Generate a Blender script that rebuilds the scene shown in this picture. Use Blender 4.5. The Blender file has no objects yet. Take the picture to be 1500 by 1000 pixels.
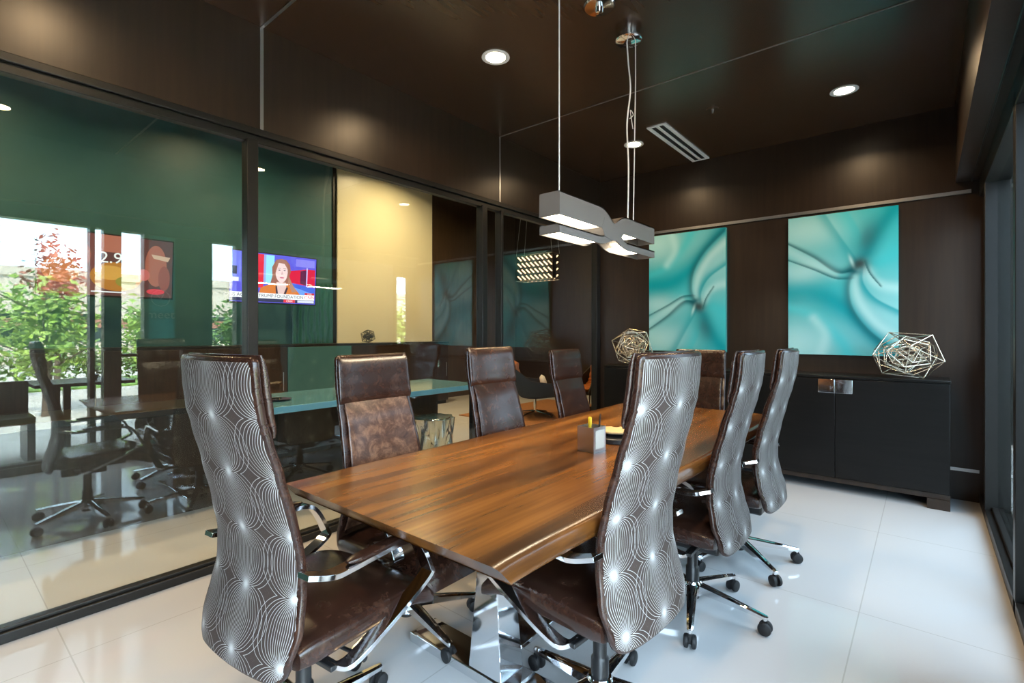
import bpy, bmesh, math, random
from math import sin, cos, pi, radians, sqrt, exp, atan2
from mathutils import Vector, Matrix
random.seed(7)
SC = bpy.context.scene
COL = SC.collection

# ------------------------------------------------------------------ helpers
def tag(o, label=None, cat=None, group=None, kind=None):
    if label: o['label'] = label
    if cat: o['category'] = cat
    if group: o['group'] = group
    if kind: o['kind'] = kind
    return o

def thing(name, label, cat, loc=(0, 0, 0), rz=0.0, group=None):
    o = bpy.data.objects.new(name, None)
    o.empty_display_size = 0.1
    COL.objects.link(o)
    o.location = loc
    o.rotation_euler = (0, 0, rz)
    return tag(o, label, cat, group)

def copy_tree(o, parent=None):
    c = o.copy()
    COL.objects.link(c)
    if parent: c.parent = parent
    for ch in o.children:
        copy_tree(ch, c)
    return c

class MB:
    def __init__(s):
        s.v = []; s.f = []; s.m = []; s.uv = {}
    def add(s, vs, fs, m=0):
        b = len(s.v)
        s.v += [tuple(p) for p in vs]
        for f in fs:
            s.f.append(tuple(b + i for i in f)); s.m.append(m)
        return b
    def box(s, x0, x1, y0, y1, z0, z1, m=0):
        vs = [(x, y, z) for z in (z0, z1) for y in (y0, y1) for x in (x0, x1)]
        s.add(vs, [(0, 2, 3, 1), (4, 5, 7, 6), (0, 1, 5, 4), (2, 6, 7, 3), (0, 4, 6, 2), (1, 3, 7, 5)], m)
        return s
    def loft(s, rings, cap=True, m=0, closed=False):
        n = len(rings[0]); vs = [p for r in rings for p in r]; fs = []
        k = len(rings)
        for i in range(k if closed else k - 1):
            a = i * n; b = ((i + 1) % k) * n
            for j in range(n):
                fs.append((a + j, a + (j + 1) % n, b + (j + 1) % n, b + j))
        if cap and not closed:
            fs.append(tuple(range(n - 1, -1, -1)))
            fs.append(tuple((k - 1) * n + j for j in range(n)))
        s.add(vs, fs, m)
        return s
    def tube(s, pts, r, n=8, m=0, closed=False):
        pts = [Vector(p) for p in pts]; rings = []
        k = len(pts); up = None
        for i, p in enumerate(pts):
            if closed: t = pts[(i + 1) % k] - pts[i - 1]
            else: t = pts[min(i + 1, k - 1)] - pts[max(i - 1, 0)]
            t.normalize()
            if up is None:
                up = Vector((0, 0, 1)) if abs(t.z) < 0.9 else Vector((1, 0, 0))
            a = t.cross(up)
            if a.length < 1e-5:
                a = t.cross(Vector((0.3, 1, 0.2)))
            a.normalize()
            b = a.cross(t); up = b
            rr = r[i] if isinstance(r, (list, tuple)) else r
            rings.append([p + (a * cos(2 * pi * j / n) + b * sin(2 * pi * j / n)) * rr for j in range(n)])
        return s.loft(rings, True, m, closed)
    def lathe(s, prof, n=24, c=(0, 0, 0), m=0, cap=True):
        rings = [[(c[0] + r * cos(2 * pi * j / n), c[1] + r * sin(2 * pi * j / n), c[2] + z) for j in range(n)] for r, z in prof]
        return s.loft(rings, cap, m)
    def band(s, pts, w, t, m=0, axis=(1, 0, 0)):
        """flat bar: path pts, width w along axis, thickness t"""
        pts = [Vector(p) for p in pts]; ax = Vector(axis); rings = []
        for i, p in enumerate(pts):
            d = (pts[min(i + 1, len(pts) - 1)] - pts[max(i - 1, 0)]).normalized()
            nrm = ax.cross(d).normalized()
            rings.append([p - ax * w / 2 - nrm * t / 2, p + ax * w / 2 - nrm * t / 2, p + ax * w / 2 + nrm * t / 2, p - ax * w / 2 + nrm * t / 2])
        return s.loft(rings, True, m)
    def prism(s, poly, f, m=0):
        """poly: 2D points; f(a,b,k) -> 3D for k in 0,1"""
        n = len(poly)
        vs = [f(a, b, 0) for a, b in poly] + [f(a, b, 1) for a, b in poly]
        fs = [tuple(range(n - 1, -1, -1)), tuple(range(n, 2 * n))]
        fs += [(i, (i + 1) % n, n + (i + 1) % n, n + i) for i in range(n)]
        s.add(vs, fs, m)
        return s
    def text(s, body, size, mtx, m=0, align='CENTER', extrude=0.0):
        cu = bpy.data.curves.new('t', 'FONT'); cu.body = body; cu.size = size
        cu.align_x = align; cu.align_y = 'CENTER'; cu.extrude = extrude; cu.resolution_u = 3
        ob = bpy.data.objects.new('t', cu); COL.objects.link(ob)
        dg = bpy.context.evaluated_depsgraph_get()
        me = bpy.data.meshes.new_from_object(ob.evaluated_get(dg))
        s.add([mtx @ v.co for v in me.vertices], [tuple(p.vertices) for p in me.polygons], m)
        bpy.data.objects.remove(ob); bpy.data.curves.remove(cu); bpy.data.meshes.remove(me)
        return s
    def build(s, name, mats, parent=None, smooth=40, bevel=0.0, loc=None, seg=2, fix=True, sub=0):
        me = bpy.data.meshes.new(name)
        me.from_pydata(s.v, [], s.f)
        if not isinstance(mats, (list, tuple)): mats = [mats]
        for mt in mats: me.materials.append(mt)
        me.polygons.foreach_set('material_index', s.m)
        if fix:
            bm = bmesh.new(); bm.from_mesh(me)
            bmesh.ops.recalc_face_normals(bm, faces=bm.faces)
            bm.to_mesh(me); bm.free()
        if smooth:
            me.shade_smooth()
            me.set_sharp_from_angle(angle=radians(smooth))
        me.update()
        o = bpy.data.objects.new(name, me)
        COL.objects.link(o)
        if parent: o.parent = parent
        if loc: o.location = loc
        if bevel:
            b = o.modifiers.new('bevel', 'BEVEL'); b.width = bevel; b.segments = seg
            b.limit_method = 'ANGLE'; b.angle_limit = radians(35)
        if sub:
            b = o.modifiers.new('sub', 'SUBSURF'); b.levels = sub; b.render_levels = sub
        return o

def BX(*a): return MB().box(*a)

def struct(name, mb, mats, parent=None, **k):
    o = mb.build(name, mats, parent, **k)
    if not parent: o['kind'] = 'structure'
    return o

def catmull(pts, n):
    out = []; P = [Vector(p) for p in pts]
    for i in range(len(P) - 1):
        p0 = P[max(i - 1, 0)]; p1 = P[i]; p2 = P[i + 1]; p3 = P[min(i + 2, len(P) - 1)]
        for k in range(n):
            t = k / n
            out.append(0.5 * ((2 * p1) + (-p0 + p2) * t + (2 * p0 - 5 * p1 + 4 * p2 - p3) * t * t + (-p0 + 3 * p1 - 3 * p2 + p3) * t ** 3))
    out.append(P[-1])
    return out

def interp(tab, z):
    if z <= tab[0][0]: return tab[0][1]
    for (a, va), (b, vb) in zip(tab, tab[1:]):
        if z <= b:
            t = (z - a) / (b - a); t = t * t * (3 - 2 * t) * 0.5 + t * 0.5
            return va + (vb - va) * t
    return tab[-1][1]

# ------------------------------------------------------------------ materials
def new_mat(name):
    m = bpy.data.materials.new(name); m.use_nodes = True
    nt = m.node_tree; return m, nt, nt.nodes['Principled BSDF']

def pm(name, col, rough=0.5, metal=0.0, spec=0.5, emit=None, es=0.0, coat=0.0, bump=None, sheen=0.0):
    m, nt, b = new_mat(name)
    b.inputs['Base Color'].default_value = (*col, 1)
    b.inputs['Roughness'].default_value = rough
    b.inputs['Metallic'].default_value = metal
    b.inputs['Specular IOR Level'].default_value = spec
    b.inputs['Coat Weight'].default_value = coat
    b.inputs['Coat Roughness'].default_value = 0.08
    b.inputs['Sheen Weight'].default_value = sheen
    if emit:
        b.inputs['Emission Color'].default_value = (*emit, 1)
        b.inputs['Emission Strength'].default_value = es
    if bump:
        sc, st = bump
        tc = nt.nodes.new('ShaderNodeTexCoord'); no = nt.nodes.new('ShaderNodeTexNoise'); bp = nt.nodes.new('ShaderNodeBump')
        no.inputs['Scale'].default_value = sc; no.inputs['Detail'].default_value = 4
        bp.inputs['Strength'].default_value = st; bp.inputs['Distance'].default_value = 0.01
        nt.links.new(tc.outputs['Object'], no.inputs['Vector']); nt.links.new(no.outputs['Fac'], bp.inputs['Height'])
        nt.links.new(bp.outputs['Normal'], b.inputs['Normal'])
    return m

def ramp(nt, stops):
    r = nt.nodes.new('ShaderNodeValToRGB'); e = r.color_ramp.elements
    while len(e) < len(stops): e.new(0.5)
    for x, (p, c) in zip(e, stops):
        x.position = p; x.color = (*c, 1)
    return r

def noise_mat(name, stops, scale, stretch=(1, 1, 1), rough=0.4, spec=0.5, bump=0.0, detail=6, dist=0.0, coat=0.0, metal=0.0):
    m, nt, b = new_mat(name)
    tc = nt.nodes.new('ShaderNodeTexCoord'); mp = nt.nodes.new('ShaderNodeMapping'); no = nt.nodes.new('ShaderNodeTexNoise')
    mp.inputs['Scale'].default_value = stretch
    no.inputs['Scale'].default_value = scale; no.inputs['Detail'].default_value = detail; no.inputs['Distortion'].default_value = dist
    r = ramp(nt, stops)
    L = nt.links.new
    L(tc.outputs['Object'], mp.inputs['Vector']); L(mp.outputs['Vector'], no.inputs['Vector'])
    L(no.outputs['Fac'], r.inputs['Fac']); L(r.outputs['Color'], b.inputs['Base Color'])
    b.inputs['Roughness'].default_value = rough; b.inputs['Specular IOR Level'].default_value = spec
    b.inputs['Coat Weight'].default_value = coat; b.inputs['Coat Roughness'].default_value = 0.12
    b.inputs['Metallic'].default_value = metal
    if bump:
        bp = nt.nodes.new('ShaderNodeBump'); bp.inputs['Strength'].default_value = bump; bp.inputs['Distance'].default_value = 0.01
        L(no.outputs['Fac'], bp.inputs['Height']); L(bp.outputs['Normal'], b.inputs['Normal'])
    return m

def glass_mat(name, tint, base, gain):
    m = bpy.data.materials.new(name); m.use_nodes = True; nt = m.node_tree; nt.nodes.clear(); L = nt.links.new
    out = nt.nodes.new('ShaderNodeOutputMaterial'); mx = nt.nodes.new('ShaderNodeMixShader')
    tr = nt.nodes.new('ShaderNodeBsdfTransparent'); gl = nt.nodes.new('ShaderNodeBsdfGlossy')
    fr = nt.nodes.new('ShaderNodeMath'); fr.operation = 'POWER'; fr.inputs[1].default_value = 5.0
    lw = nt.nodes.new('ShaderNodeLayerWeight'); lw.inputs['Blend'].default_value = 0.5; L(lw.outputs['Facing'], fr.inputs[0])
    ma = nt.nodes.new('ShaderNodeMath'); ma.operation = 'MULTIPLY_ADD'; ma.use_clamp = True
    ma.inputs[1].default_value = gain; ma.inputs[2].default_value = base
    tr.inputs['Color'].default_value = (*tint, 1); gl.inputs['Roughness'].default_value = 0.0
    gl.inputs['Color'].default_value = (0.95, 1, 0.98, 1)
    L(fr.outputs[0], ma.inputs[0]); L(ma.outputs[0], mx.inputs[0]); L(tr.outputs[0], mx.inputs[1]); L(gl.outputs[0], mx.inputs[2])
    L(mx.outputs[0], out.inputs['Surface'])
    return m

def emit_mat(name, col, st):
    return pm(name, (0.8, 0.8, 0.8), 0.4, emit=col, es=st)

M = {}
M['panel'] = noise_mat('wenge_panel', [(0.3, (0.020, 0.0105, 0.0055)), (0.7, (0.031, 0.0170, 0.0092))], 5, (6, 6, 0.35), rough=0.33, spec=0.55)
M['ceil'] = noise_mat('wenge_ceiling', [(0.2, (0.044, 0.0215, 0.0105)), (0.8, (0.052, 0.0255, 0.0128))], 5, (6, 0.4, 1), rough=0.27, spec=0.5)
M['bronze'] = pm('dark_bronze_frame', (0.011, 0.010, 0.009), 0.38, 0.0, 0.35)
M['alu'] = pm('aluminium_reveal', (0.62, 0.62, 0.62), 0.32, 1.0)
M['chrome'] = pm('polished_chrome', (0.80, 0.81, 0.83), 0.07, 1.0)
M['steel'] = pm('brushed_steel', (0.60, 0.60, 0.60), 0.28, 1.0)
M['black_plastic'] = pm('black_plastic', (0.012, 0.012, 0.013), 0.35)
M['rubber'] = pm('black_rubber', (0.010, 0.010, 0.011), 0.55)
M['black_case'] = noise_mat('espresso_veneer', [(0.3, (0.006, 0.0055, 0.005)), (0.7, (0.009, 0.008, 0.0075))], 6, (0.6, 6, 6), rough=0.32, spec=0.22)
M['glass'] = glass_mat('partition_glass', (0.94, 0.97, 0.96), 0.060, 0.8)
M['tint'] = glass_mat('grey_tinted_glass', (0.61, 0.655, 0.67), 0.03, 0.9)
M['pane'] = glass_mat('window_glass', (0.97, 0.99, 0.985), 0.03, 0.9)
M['white_strip'] = pm('white_metal', (0.75, 0.74, 0.72), 0.4)
M['fixture'] = pm('satin_nickel_paint', (0.17, 0.155, 0.145), 0.42, 0.3)
M['fixture_in'] = pm('warm_reflector', (0.75, 0.55, 0.30), 0.3, 0.6)
M['lamp'] = emit_mat('lamp_diffuser', (1.0, 0.86, 0.62), 14)
M['down'] = emit_mat('downlight_lens', (1.0, 0.80, 0.55), 22)
M['green'] = noise_mat('teal_paint', [(0.4, (0.036, 0.128, 0.134)), (0.6, (0.042, 0.142, 0.148))], 2, rough=0.45)
M['cream'] = pm('cream_paint', (0.80, 0.74, 0.50), 0.30)
M['brownwall'] = noise_mat('walnut_wall', [(0.3, (0.045, 0.028, 0.014)), (0.7, (0.070, 0.044, 0.022))], 4, (5, 5, 0.4), rough=0.4)
M['bluetop'] = pm('pale_blue_glass_top', (0.17, 0.42, 0.56), 0.12, coat=0.5)
M['walnut_dark'] = noise_mat('dark_walnut', [(0.3, (0.018, 0.011, 0.007)), (0.7, (0.035, 0.020, 0.012))], 6, (6, 6, 0.5), rough=0.35)
M['orange'] = pm('rust_leather', (0.34, 0.105, 0.022), 0.38)
M['shell'] = pm('dark_shell', (0.012, 0.010, 0.009), 0.35)
M['white'] = pm('white_fabric', (0.8, 0.8, 0.78), 0.7)
M['gold'] = pm('hammered_silver', (0.84, 0.80, 0.70), 0.09, 1.0, bump=(22, 0.12))
M['champagne'] = pm('champagne_wire', (0.72, 0.64, 0.52), 0.25, 0.9)
M['yellow'] = pm('yellow_marker', (0.85, 0.62, 0.02), 0.4)
M['tan'] = pm('tan_plastic', (0.50, 0.36, 0.17), 0.45)
M['paper'] = pm('light_panel', (0.72, 0.78, 0.74), 0.25)
M['rug'] = noise_mat('rust_rug', [(0.3, (0.22, 0.09, 0.03)), (0.7, (0.32, 0.14, 0.05))], 40, rough=0.9)
M['leaf'] = noise_mat('leaf', [(0.3, (0.13, 0.26, 0.03)), (0.7, (0.38, 0.50, 0.09))], 2.5, rough=0.5)
M['leaf2'] = noise_mat('leaf_dark', [(0.3, (0.05, 0.13, 0.02)), (0.7, (0.15, 0.26, 0.05))], 2.5, rough=0.5)
M['redleaf'] = noise_mat('leaf_red', [(0.3, (0.22, 0.05, 0.04)), (0.7, (0.45, 0.14, 0.08))], 2.5, rough=0.5)
M['bark'] = pm('bark', (0.10, 0.07, 0.05), 0.9)
M['pave'] = noise_mat('pavement', [(0.3, (0.42, 0.38, 0.33)), (0.7, (0.55, 0.50, 0.45))], 3, rough=0.9)
M['lawn'] = noise_mat('lawn', [(0.3, (0.10, 0.22, 0.03)), (0.7, (0.22, 0.36, 0.07))], 8, rough=0.95)
M['stucco'] = pm('stucco', (0.50, 0.42, 0.35), 0.9)
M['brick'] = pm('red_brick_paint', (0.30, 0.13, 0.09), 0.9)
M['darkglass'] = pm('dark_tinted_glass', (0.008, 0.013, 0.012), 0.06, 0, 0.6)
M['bulb'] = emit_mat('crystal_glow', (1.0, 0.58, 0.30), 3.0)
M['vinyl'] = pm('white_vinyl', (0.85, 0.85, 0.85), 0.6)
M['ornament'] = pm('dark_wire', (0.05, 0.05, 0.05), 0.4, 0.6)

M['skyblocker'] = pm('dark_sky_blocker', (0.004, 0.010, 0.009), 0.9)  # near-black green for the added walls that block the sky
def floor_mat():
    m, nt, b = new_mat('white_porcelain_tile'); L = nt.links.new
    tc = nt.nodes.new('ShaderNodeTexCoord'); mp = nt.nodes.new('ShaderNodeMapping'); br = nt.nodes.new('ShaderNodeTexBrick')
    mp.inputs['Location'].default_value = (0.24, -0.41, 0)
    br.offset = 0.0; br.squash = 1.0
    br.inputs['Scale'].default_value = 1.0
    br.inputs['Brick Width'].default_value = 1.2; br.inputs['Row Height'].default_value = 1.2
    br.inputs['Mortar Size'].default_value = 0.0028; br.inputs['Mortar Smooth'].default_value = 0.2
    br.inputs['Color1'].default_value = (0.58, 0.58, 0.59, 1); br.inputs['Color2'].default_value = (0.58, 0.58, 0.59, 1)
    br.inputs['Mortar'].default_value = (0.46, 0.455, 0.45, 1)
    L(tc.outputs['Object'], mp.inputs['Vector']); L(mp.outputs['Vector'], br.inputs['Vector'])
    L(br.outputs['Color'], b.inputs['Base Color'])
    no = nt.nodes.new('ShaderNodeTexNoise'); no.inputs['Scale'].default_value = 1.4; no.inputs['Detail'].default_value = 3
    bp = nt.nodes.new('ShaderNodeBump'); bp.inputs['Strength'].default_value = 0.02; bp.inputs['Distance'].default_value = 0.02
    L(tc.outputs['Object'], no.inputs['Vector']); L(no.outputs['Fac'], bp.inputs['Height']); L(bp.outputs['Normal'], b.inputs['Normal'])
    b.inputs['Roughness'].default_value = 0.07; b.inputs['Specular IOR Level'].default_value = 0.55
    return m
M['floor'] = floor_mat()

def table_wood():
    m, nt, b = new_mat('varnished_slab_wood'); L = nt.links.new
    tc = nt.nodes.new('ShaderNodeTexCoord')
    mp = nt.nodes.new('ShaderNodeMapping'); mp.inputs['Scale'].default_value = (1, 0.10, 1)
    n1 = nt.nodes.new('ShaderNodeTexNoise'); n1.inputs['Scale'].default_value = 9; n1.inputs['Detail'].default_value = 3.5; n1.inputs['Distortion'].default_value = 0.5
    mp2 = nt.nodes.new('ShaderNodeMapping'); mp2.inputs['Scale'].default_value = (1, 0.02, 1)
    n2 = nt.nodes.new('ShaderNodeTexNoise'); n2.inputs['Scale'].default_value = 70; n2.inputs['Detail'].default_value = 2
    n3 = nt.nodes.new('ShaderNodeTexNoise'); n3.inputs['Scale'].default_value = 2.2; n3.inputs['Detail'].default_value = 3
    r = ramp(nt, [(0.25, (0.026, 0.0085, 0.0022)), (0.45, (0.100, 0.036, 0.0075)), (0.60, (0.190, 0.070, 0.0130)), (0.80, (0.29, 0.115, 0.024))])
    a = nt.nodes.new('ShaderNodeMath'); a.operation = 'MULTIPLY_ADD'; a.inputs[1].default_value = 0.16; 
    c = nt.nodes.new('ShaderNodeMath'); c.operation = 'MULTIPLY_ADD'; c.inputs[1].default_value = 0.35
    d = nt.nodes.new('ShaderNodeMath'); d.operation = 'SUBTRACT'; d.inputs[1].default_value = 0.25
    L(tc.outputs['Object'], mp.inputs['Vector']); L(mp.outputs['Vector'], n1.inputs['Vector'])
    L(tc.outputs['Object'], mp2.inputs['Vector']); L(mp2.outputs['Vector'], n2.inputs['Vector'])
    L(mp.outputs['Vector'], n3.inputs['Vector'])
    L(n2.outputs['Fac'], a.inputs[0]); L(n1.outputs['Fac'], a.inputs[2])
    L(n3.outputs['Fac'], c.inputs[0]); L(a.outputs[0], c.inputs[2]); L(c.outputs[0], d.inputs[0])
    L(d.outputs[0], r.inputs['Fac']); L(r.outputs['Color'], b.inputs['Base Color'])
    b.inputs['Roughness'].default_value = 0.26; b.inputs['Specular IOR Level'].default_value = 0.42
    return m
M['table'] = table_wood()

def leather(name, stops):
    m, nt, b = new_mat(name); L = nt.links.new
    tc = nt.nodes.new('ShaderNodeTexCoord')
    vo = nt.nodes.new('ShaderNodeTexNoise'); vo.inputs['Scale'].default_value = 19; vo.inputs['Detail'].default_value = 10; vo.inputs['Roughness'].default_value = 0.72; vo.inputs['Distortion'].default_value = 0.5
    n = nt.nodes.new('ShaderNodeTexNoise'); n.inputs['Scale'].default_value = 5; n.inputs['Detail'].default_value = 4
    r = ramp(nt, stops)
    L(tc.outputs['Object'], vo.inputs['Vector']); L(tc.outputs['Object'], n.inputs['Vector'])
    L(vo.outputs['Fac'], r.inputs['Fac']); L(r.outputs['Color'], b.inputs['Base Color'])
    rr = nt.nodes.new('ShaderNodeMapRange'); rr.inputs[3].default_value = 0.15; rr.inputs[4].default_value = 0.34
    L(n.outputs['Fac'], rr.inputs[0]); L(rr.outputs[0], b.inputs['Roughness'])
    bp = nt.nodes.new('ShaderNodeBump'); bp.inputs['Strength'].default_value = 0.03; bp.inputs['Distance'].default_value = 0.001
    L(vo.outputs['Fac'], bp.inputs['Height']); L(bp.outputs['Normal'], b.inputs['Normal'])
    b.inputs['Specular IOR Level'].default_value = 0.5
    return m
M['leather'] = leather('distressed_brown_leather', [(0.34, (0.018, 0.0072, 0.0048)), (0.54, (0.029, 0.0118, 0.0076)), (0.72, (0.075, 0.035, 0.021))])
M['worn'] = leather('worn_tan_leather', [(0.30, (0.030, 0.012, 0.008)), (0.48, (0.075, 0.034, 0.020)), (0.66, (0.20, 0.105, 0.062))])

def rosette_fabric():
    """dark cloth woven with silver stars: every star sends fans of arcs to the stars above and below it"""
    m, nt, b = new_mat('rosette_fabric'); L = nt.links.new
    A, B, STEP = 0.192, 0.166, 2 * pi / 38
    def mth(op, x, y=None, z=None, clamp=False):
        n = nt.nodes.new('ShaderNodeMath'); n.operation = op; n.use_clamp = clamp
        for i, q in enumerate((x, y, z)):
            if q is None: continue
            if isinstance(q, (int, float)): n.inputs[i].default_value = q
            else: L(q, n.inputs[i])
        return n.outputs[0]
    uv = nt.nodes.new('ShaderNodeUVMap'); uv.uv_map = 'UVMap'
    sp = nt.nodes.new('ShaderNodeSeparateXYZ'); L(uv.outputs[0], sp.inputs[0])
    x = mth('WRAP', mth('ADD', sp.outputs[0], 0.178), A, 0.0)
    y0 = mth('WRAP', mth('ADD', sp.outputs[1], -0.040), B, 0.0)
    y1 = mth('SUBTRACT', B, y0)
    acc = None
    for d in (x, mth('SUBTRACT', A, x)):
        d = mth('MAXIMUM', d, 1e-5)
        sg = mth('ADD', mth('ARCTAN2', y0, d), mth('ARCTAN2', y1, d))
        dd = mth('MULTIPLY', d, d)
        r1 = mth('SQRT', mth('ADD', dd, mth('MULTIPLY', y0, y0))); r2 = mth('SQRT', mth('ADD', dd, mth('MULTIPLY', y1, y1)))
        fr = mth('ABSOLUTE', mth('SUBTRACT', mth('FRACT', mth('DIVIDE', sg, STEP)), 0.5))
        dist = mth('MULTIPLY', fr, mth('MULTIPLY', mth('MULTIPLY', r1, r2), STEP / B))
        ln = mth('SUBTRACT', 1.3, mth('DIVIDE', dist, 0.00072), clamp=True)
        val = mth('MULTIPLY', ln, mth('GREATER_THAN', sg, radians(62)))
        acc = val if acc is None else mth('MAXIMUM', acc, val)
    mx = nt.nodes.new('ShaderNodeMix'); mx.data_type = 'RGBA'
    mx.inputs[6].default_value = (0.048, 0.034, 0.029, 1); mx.inputs[7].default_value = (0.50, 0.49, 0.48, 1)
    L(acc, mx.inputs[0]); L(mx.outputs[2], b.inputs['Base Color'])
    b.inputs['Roughness'].default_value = 0.55
    b.inputs['Specular IOR Level'].default_value = 0.18
    return m
M['rosette'] = rosette_fabric()

# ------------------------------------------------------------------ the meeting room shell
XL, XR, YB, YN, H = -2.96, 0.31, 5.19, -1.60, 3.06
LX = -7.30                     # far wall of the lobby behind the glass
LY = 8.90
LH = 4.20

struct('floor', BX(LX - 0.2, XR + 0.14, YN - 0.2, LY + 0.2, -0.12, 0.0), M['floor'])
struct('ceiling', BX(XL - 0.10, XR + 0.14, YN, YB + 0.12, H, H + 0.12), M['ceil'])
struct('wall_back', BX(XL - 0.02, XR + 0.14, YB, YB + 0.12, 0, H), M['panel'])
struct('wall_near', BX(XL - 0.10, XR + 0.14, YN - 0.12, YN, 0, H + 0.12), M['panel'])
struct('wall_left', BX(XL - 0.10, XL, YN, YB, 2.47, H), M['panel'])           # header over the glass
# right side: projecting beam, posts and low frame
struct('wall_right', BX(0.175, XR + 0.14, YN, YB, 2.46, H), M['panel'])

def trim(n, *a, mat='alu'):
    return struct('trim_%d' % n, BX(*a), M[mat])
# metal reveals
trim(1, XL, XL + 0.004, 1.288, 1.306, 2.47, H - 0.006)
trim(2, XL, XL + 0.004, 3.385, 3.400, 2.47, H - 0.006)
trim(3, XL, 0.175, 1.290, 1.304, H - 0.004, H)
trim(4, XL, 0.175, 3.387, 3.398, H - 0.003, H, mat='fixture')
trim(5, XL, 0.265, YB - 0.014, YB, 2.365, 2.392)
trim(6, XL, XR, YB - 0.008, YB, 0.225, 0.248)

# left glass partition
def left_frame():
    mb = MB()
    mb.box(XL - 0.075, XL + 0.006, YN, YB, 2.432, 2.47)
    mb.box(XL - 0.065, XL - 0.010, YN, YB, 2.388, 2.432)
    return mb
struct('trim_7', left_frame(), M['bronze'], bevel=0.004)
struct('baseboard_left', MB().box(XL - 0.075, XL + 0.006, YN, YB, 0, 0.045).box(XL - 0.06, XL - 0.012, YN, YB, 0.045, 0.062), M['bronze'], bevel=0.004)
for k, (y, w) in enumerate([(-0.71, 0.06), (1.245, 0.062), (3.19, 0.062), (3.42, 0.03), (5.145, 0.085)]):
    struct('trim_%d' % (8 + k), BX(XL - 0.068, XL + 0.008, y - w / 2, y + w / 2, 0.0, 2.40), M['bronze'], bevel=0.004)
ys = [YN, -0.74, -0.68, 1.214, 1.276, 3.159, 3.221, 5.103]
for k in range(4):
    a, b = ys[2 * k], ys[2 * k + 1]
    struct('window_%d' % (k + 1), BX(XL - 0.042, XL - 0.032, a, b, 0.06, 2.40), M['glass'], smooth=0)

# right storefront
XG = 0.38
struct('trim_14', MB().box(XR, XR + 0.13, YN, YB, 2.33, 2.46).box(0.262, 0.272, YN, YB, 2.452, 2.4601), M['bronze'], bevel=0.004)
struct('baseboard_right', MB().box(XR, XR + 0.035, YN, YB, 0, 0.075).box(XR + 0.035, XR + 0.13, YN, YB, 0, 0.10), M['bronze'], bevel=0.004)
for k, (y0, y1) in enumerate([(4.73, 4.80), (3.20, 3.27), (2.47, 2.53), (1.56, 1.60), (1.23, 1.37), (1.12, 1.16), (-0.30, -0.25)]):
    struct('trim_%d' % (15 + k), BX(XR, XR + 0.13, y0, y1, 0.0, 2.40), M['bronze'], bevel=0.003)
struct('trim_22', BX(XG - 0.03, XG + 0.03, 1.37, 1.56, 1.045, 1.075), M['bronze'])
struct('trim_23', BX(XG - 0.03, XG + 0.03, 2.23, 2.47, 1.05, 1.09), M['bronze'])
n = 5
for (y0, y1, z0, z1) in [(2.53, 3.20, 0.1, 2.34), (3.27, 4.73, 0.1, 2.34), (YN, -0.30, 0.1, 2.34), (-0.25, 1.12, 0.1, 2.34), (1.16, 1.23, 0.1, 2.34), (1.37, 1.56, 0.1, 2.34), (2.23, 2.47, 1.09, 2.34), (4.80, 5.04, 1.12, 2.16)]:
    struct('window_%d' % n, BX(XG - 0.005, XG + 0.005, y0, y1, z0, z1), M['tint'] if y0 in (2.53, 3.27) else M['pane'], smooth=0); n += 1
# frosted teal sidelight with lettering meant to be read from outside
def frosted(name, col, clear):
    m = bpy.data.materials.new(name); m.use_nodes = True; nt = m.node_tree; nt.nodes.clear(); L = nt.links.new
    out = nt.nodes.new('ShaderNodeOutputMaterial'); a = nt.nodes.new('ShaderNodeMixShader'); b = nt.nodes.new('ShaderNodeMixShader')
    tl = nt.nodes.new('ShaderNodeBsdfTranslucent'); df = nt.nodes.new('ShaderNodeBsdfDiffuse'); tr = nt.nodes.new('ShaderNodeBsdfTransparent')
    for n_ in (tl, df, tr): n_.inputs['Color'].default_value = (*col, 1)
    a.inputs[0].default_value = 0.2; b.inputs[0].default_value = clear
    L(tl.outputs[0], a.inputs[1]); L(df.outputs[0], a.inputs[2]); L(a.outputs[0], b.inputs[1]); L(tr.outputs[0], b.inputs[2]); L(b.outputs[0], out.inputs['Surface'])
    return m
mfro = frosted('teal_frosted_glass', (0.10, 0.26, 0.26), 0.10)
M['vinyl'] = frosted('white_vinyl', (0.92, 0.92, 0.92), 0.0)
sl = struct('window_%d' % n, BX(XG - 0.006, XG + 0.006, 1.60, 1.86, 0.1, 2.34), mfro, smooth=0)
mt = Matrix(((0, 0, 1, XG), (1, 0, 0, 1.725), (0, 1, 0, 1.485), (0, 0, 0, 1)))
let = MB().text('meet', 0.125, mt, extrude=0.0085)
cc = [(XG, 1.725 + 0.085 * cos(t * pi / 24), 1.665 + 0.085 * sin(t * pi / 24)) for t in range(48)]
let.tube(cc, 0.0075, 6, closed=True)
let.tube([(XG, 1.69, 1.70), (XG, 1.725, 1.655), (XG, 1.755, 1.715)], 0.0085, 6)
let.build('vinyl_lettering', M['vinyl'], sl, smooth=0)
# opaque panels of the storefront
for k, a in enumerate([(1.86, 2.23, 0.1, 2.34), (2.23, 2.47, 0.1, 1.06), (4.80, YB, 0.1, 1.12), (5.04, YB, 1.12, 2.34), (4.80, 5.04, 2.16, 2.34)]):
    struct('trim_%d' % (24 + k), BX(XG - 0.012, XG + 0.03, *a), M['bronze'], smooth=0)

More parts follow.
